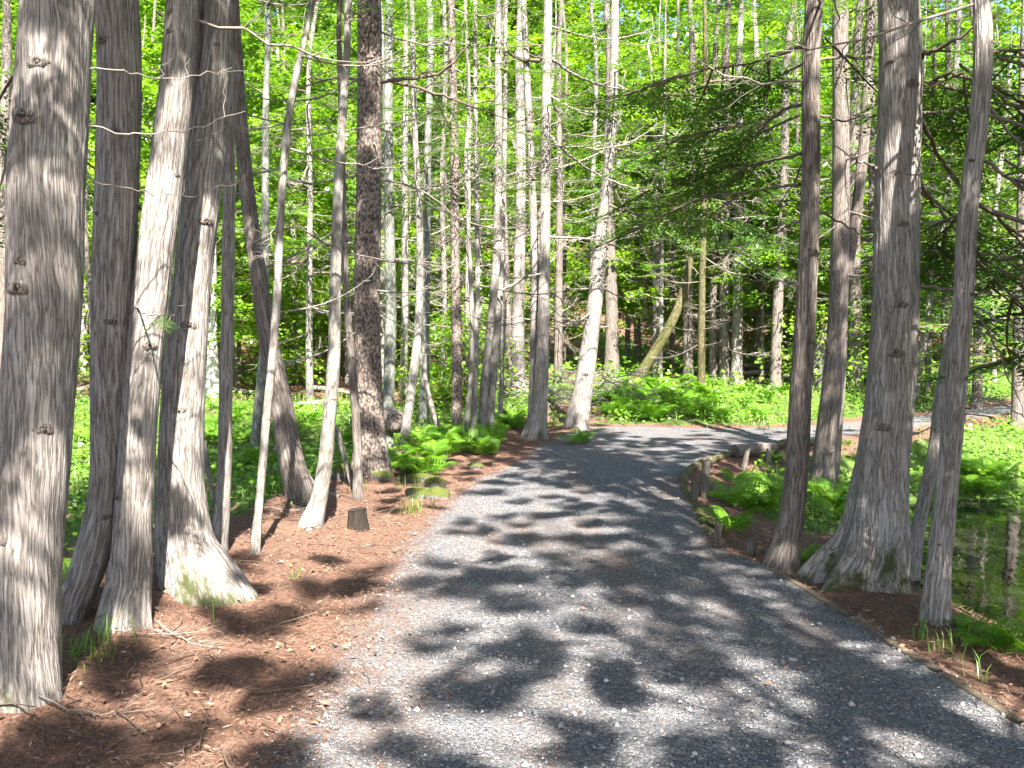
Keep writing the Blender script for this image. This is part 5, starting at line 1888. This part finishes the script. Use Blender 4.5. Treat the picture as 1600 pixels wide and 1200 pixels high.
def rock(px, py, w, h, label, seed, mat='mossy_rock', cat='rock', nm='mossy_rock', dep=0.8):
    g = hit(px, py)
    k = g[1] / FPX
    n_, m_ = 26, 16
    u, v = np.meshgrid(np.linspace(0, 2 * math.pi, n_, False), np.linspace(0.01, math.pi - 0.01, m_))
    dx, dy, dz = np.cos(u) * np.sin(v), np.sin(u) * np.sin(v), np.cos(v)
    h = h * 1.15
    rr = 1 + 0.75 * (fbm(dx * 1.6 + seed * 3.1, dy * 1.6, dz * 1.6, 4) - 0.5) + 0.12 * (fbm(dx * 9, dy * 9, dz * 9 + seed, 2) - .5)
    V = np.stack([dx * rr * w / 2 * k, dy * rr * w / 2 * k * dep, dz * rr * h * k * 0.8], -1).reshape(-1, 3)
    i, j = np.meshgrid(np.arange(m_ - 1), np.arange(n_), indexing='ij')
    a = i * n_ + j
    b = i * n_ + (j + 1) % n_
    me = mesh_np(nm, V, [np.stack([a, b, b + n_, a + n_], -1).reshape(-1, 4)], M[mat], None, True)
    o = link(nm, me, None, (g[0], g[1], g[2] + h * k * 0.15))
    return tag(o, label, cat, 'mossy rocks beside the path')


rock(655, 776, 44, 14, 'mossy rock beside the gravel, left of the pair of flat mossy rocks', 1)
rock(684, 778, 40, 15, 'flat mossy rock right at the gravel edge', 2)
rock(680, 762, 36, 16, 'mossy rock with a bare dark side behind the flat one', 3)
rock(655, 750, 48, 10, 'low moss cushion between the ferns and the mossy rocks', 4)
rock(597, 748, 34, 13, 'moss cushion on the root at the foot of the scaly spruce', 5, nm='moss_cushion', cat='moss')
rock(742, 732, 26, 9, 'small mossy rock further up the left edge of the path', 6)
rock(535, 745, 36, 18, 'mossy mound behind the thin dark trunk', 7)
rock(1285, 612, 38, 95, 'tall rounded olive mossy boulder seen behind the forked cedar', 8, 'mossy_rock', 'boulder', 'mossy_boulder', 0.8)
rock(732, 585, 34, 26, 'grey boulder half hidden in shrubs far back, right of the burl', 9, 'rock', 'boulder', 'boulder')

# fallen logs and brush on the forest floor
def fallen(pts, w, label, seed, mat='cedar', name='fallen_log'):
    out = []
    dl = hit(pts[-1][0], pts[-1][1])[1]
    for k_, (px, py, up) in enumerate(pts):
        if name == 'fallen_branch':                 # a leaning pole: all of it at the depth of its foot
            q = at_depth(px, py, dl + 0.12 * (len(pts) - 1 - k_))
            out.append([q[0], q[1], q[2]])
            continue
        g = hit(px, py)
        out.append([g[0], g[1], g[2] + up])
    d = np.mean([o[1] for o in out])
    return log_thing(name, out, w / 2 * d / FPX, mat, label, 'log' if name == 'fallen_log' else 'branch', 'fallen timber', seed, 10, 2.0, ends=name == 'fallen_log')


fallen([(455, 638, .05), (500, 634, .06), (560, 636, .05)], 9, 'fallen pole lying across the brown slope behind the curving pale trunk', 1)
fallen([(480, 612, .1), (520, 616, .1), (556, 626, .1)], 8, 'fallen grey log resting against the scaly spruce on the brown slope', 2)
fallen([(350, 615, .1), (410, 622, .1), (455, 626, .05)], 7, 'fallen branch on the brown slope right of the white birch', 3, 'cedar_dark')
fallen([(110, 625, .15), (150, 615, .2), (180, 600, .25)], 8, 'fallen dark log seen between the two leftmost cedars', 4, 'cedar_dark')
fallen([(1150, 578, .1), (1200, 584, .15), (1250, 560, .5)], 11, 'dark fallen trunk propped behind the leaning dark trunk beyond the path', 5, 'cedar_dark')
fallen([(1160, 590, .1), (1190, 588, .1), (1240, 596, .1)], 8, 'fallen log lying flat among the trunks beyond the path', 6, 'cedar')
fallen([(430, 700, 0.35), (462, 720, 0.3), (500, 768, 0.02), (530, 778, 0.02)], 10, 'thin leaning pole propped between the swept cedar and the curving pale trunk', 7, 'cedar', 'fallen_branch')
fallen([(526, 668, 0.8), (538, 715, 0.45), (550, 762, 0.02)], 8, 'thin dark pole leaning left in front of the mossy mound', 8, 'cedar_dark', 'fallen_branch')
fallen([(317, 690, 0.75), (326, 740, 0.4), (338, 795, 0.02)], 9, 'thin dead pole leaning between the forked cedar and the slim straight trunk', 9, 'cedar_dark', 'fallen_branch')
# brush pile behind the bend
root = empty('brush_pile', tuple(hit(893, 634)))
tag(root, 'tangle of dead branches heaped behind the cedar leaning right', 'brush pile')
r = np.random.default_rng(81)
for k in range(70):
    s_ = r.uniform(0.9, 1.8)
    link('dead_branch', DEAD[r.integers(12)], root, (r.uniform(-1.3, 1.3), r.uniform(-0.4, 1.1), r.uniform(0.05, 0.75)), (r.normal(0, .5), r.normal(0.1, .18), r.uniform(0, 6.28)), (s_, s_, s_))
for k, (px, py, az, sc, lab) in enumerate([(180, 1000, 0.4, 0.5, 'dead twig on the litter in front of the three clumped cedars'), (250, 985, -0.3, 0.5, 'dead twig lying right of the shaded cedar foot'),
                                         (420, 800, 0.5, 0.6, 'bare branch on the litter beside the thin pale trunk'), (450, 795, 1.0, 0.6, 'bare branch on the litter at the foot of the swept cedar'),
                                         (380, 775, 0.2, 0.8, 'bare branch lying in the shade behind the slim straight trunk'), (150, 780, 2.4, 0.7, 'bare branch on the bank between the left cedars'),
                                         (60, 1105, 0.15, 0.5, 'bare twig on the ground at the foot of the thickest left cedar'), (1300, 850, 1.2, 0.5, 'dead twig on the bank left of the broad grey cedar')]):
    g = hit(px, py)
    o = link('fallen_branch', DEAD[k % 12], None, (g[0], g[1], g[2] + 0.05), (0.2, 0.08, az), sc)
    tag(o, lab, 'branch', 'bare branches on the litter')

print('objects', len(S.objects))
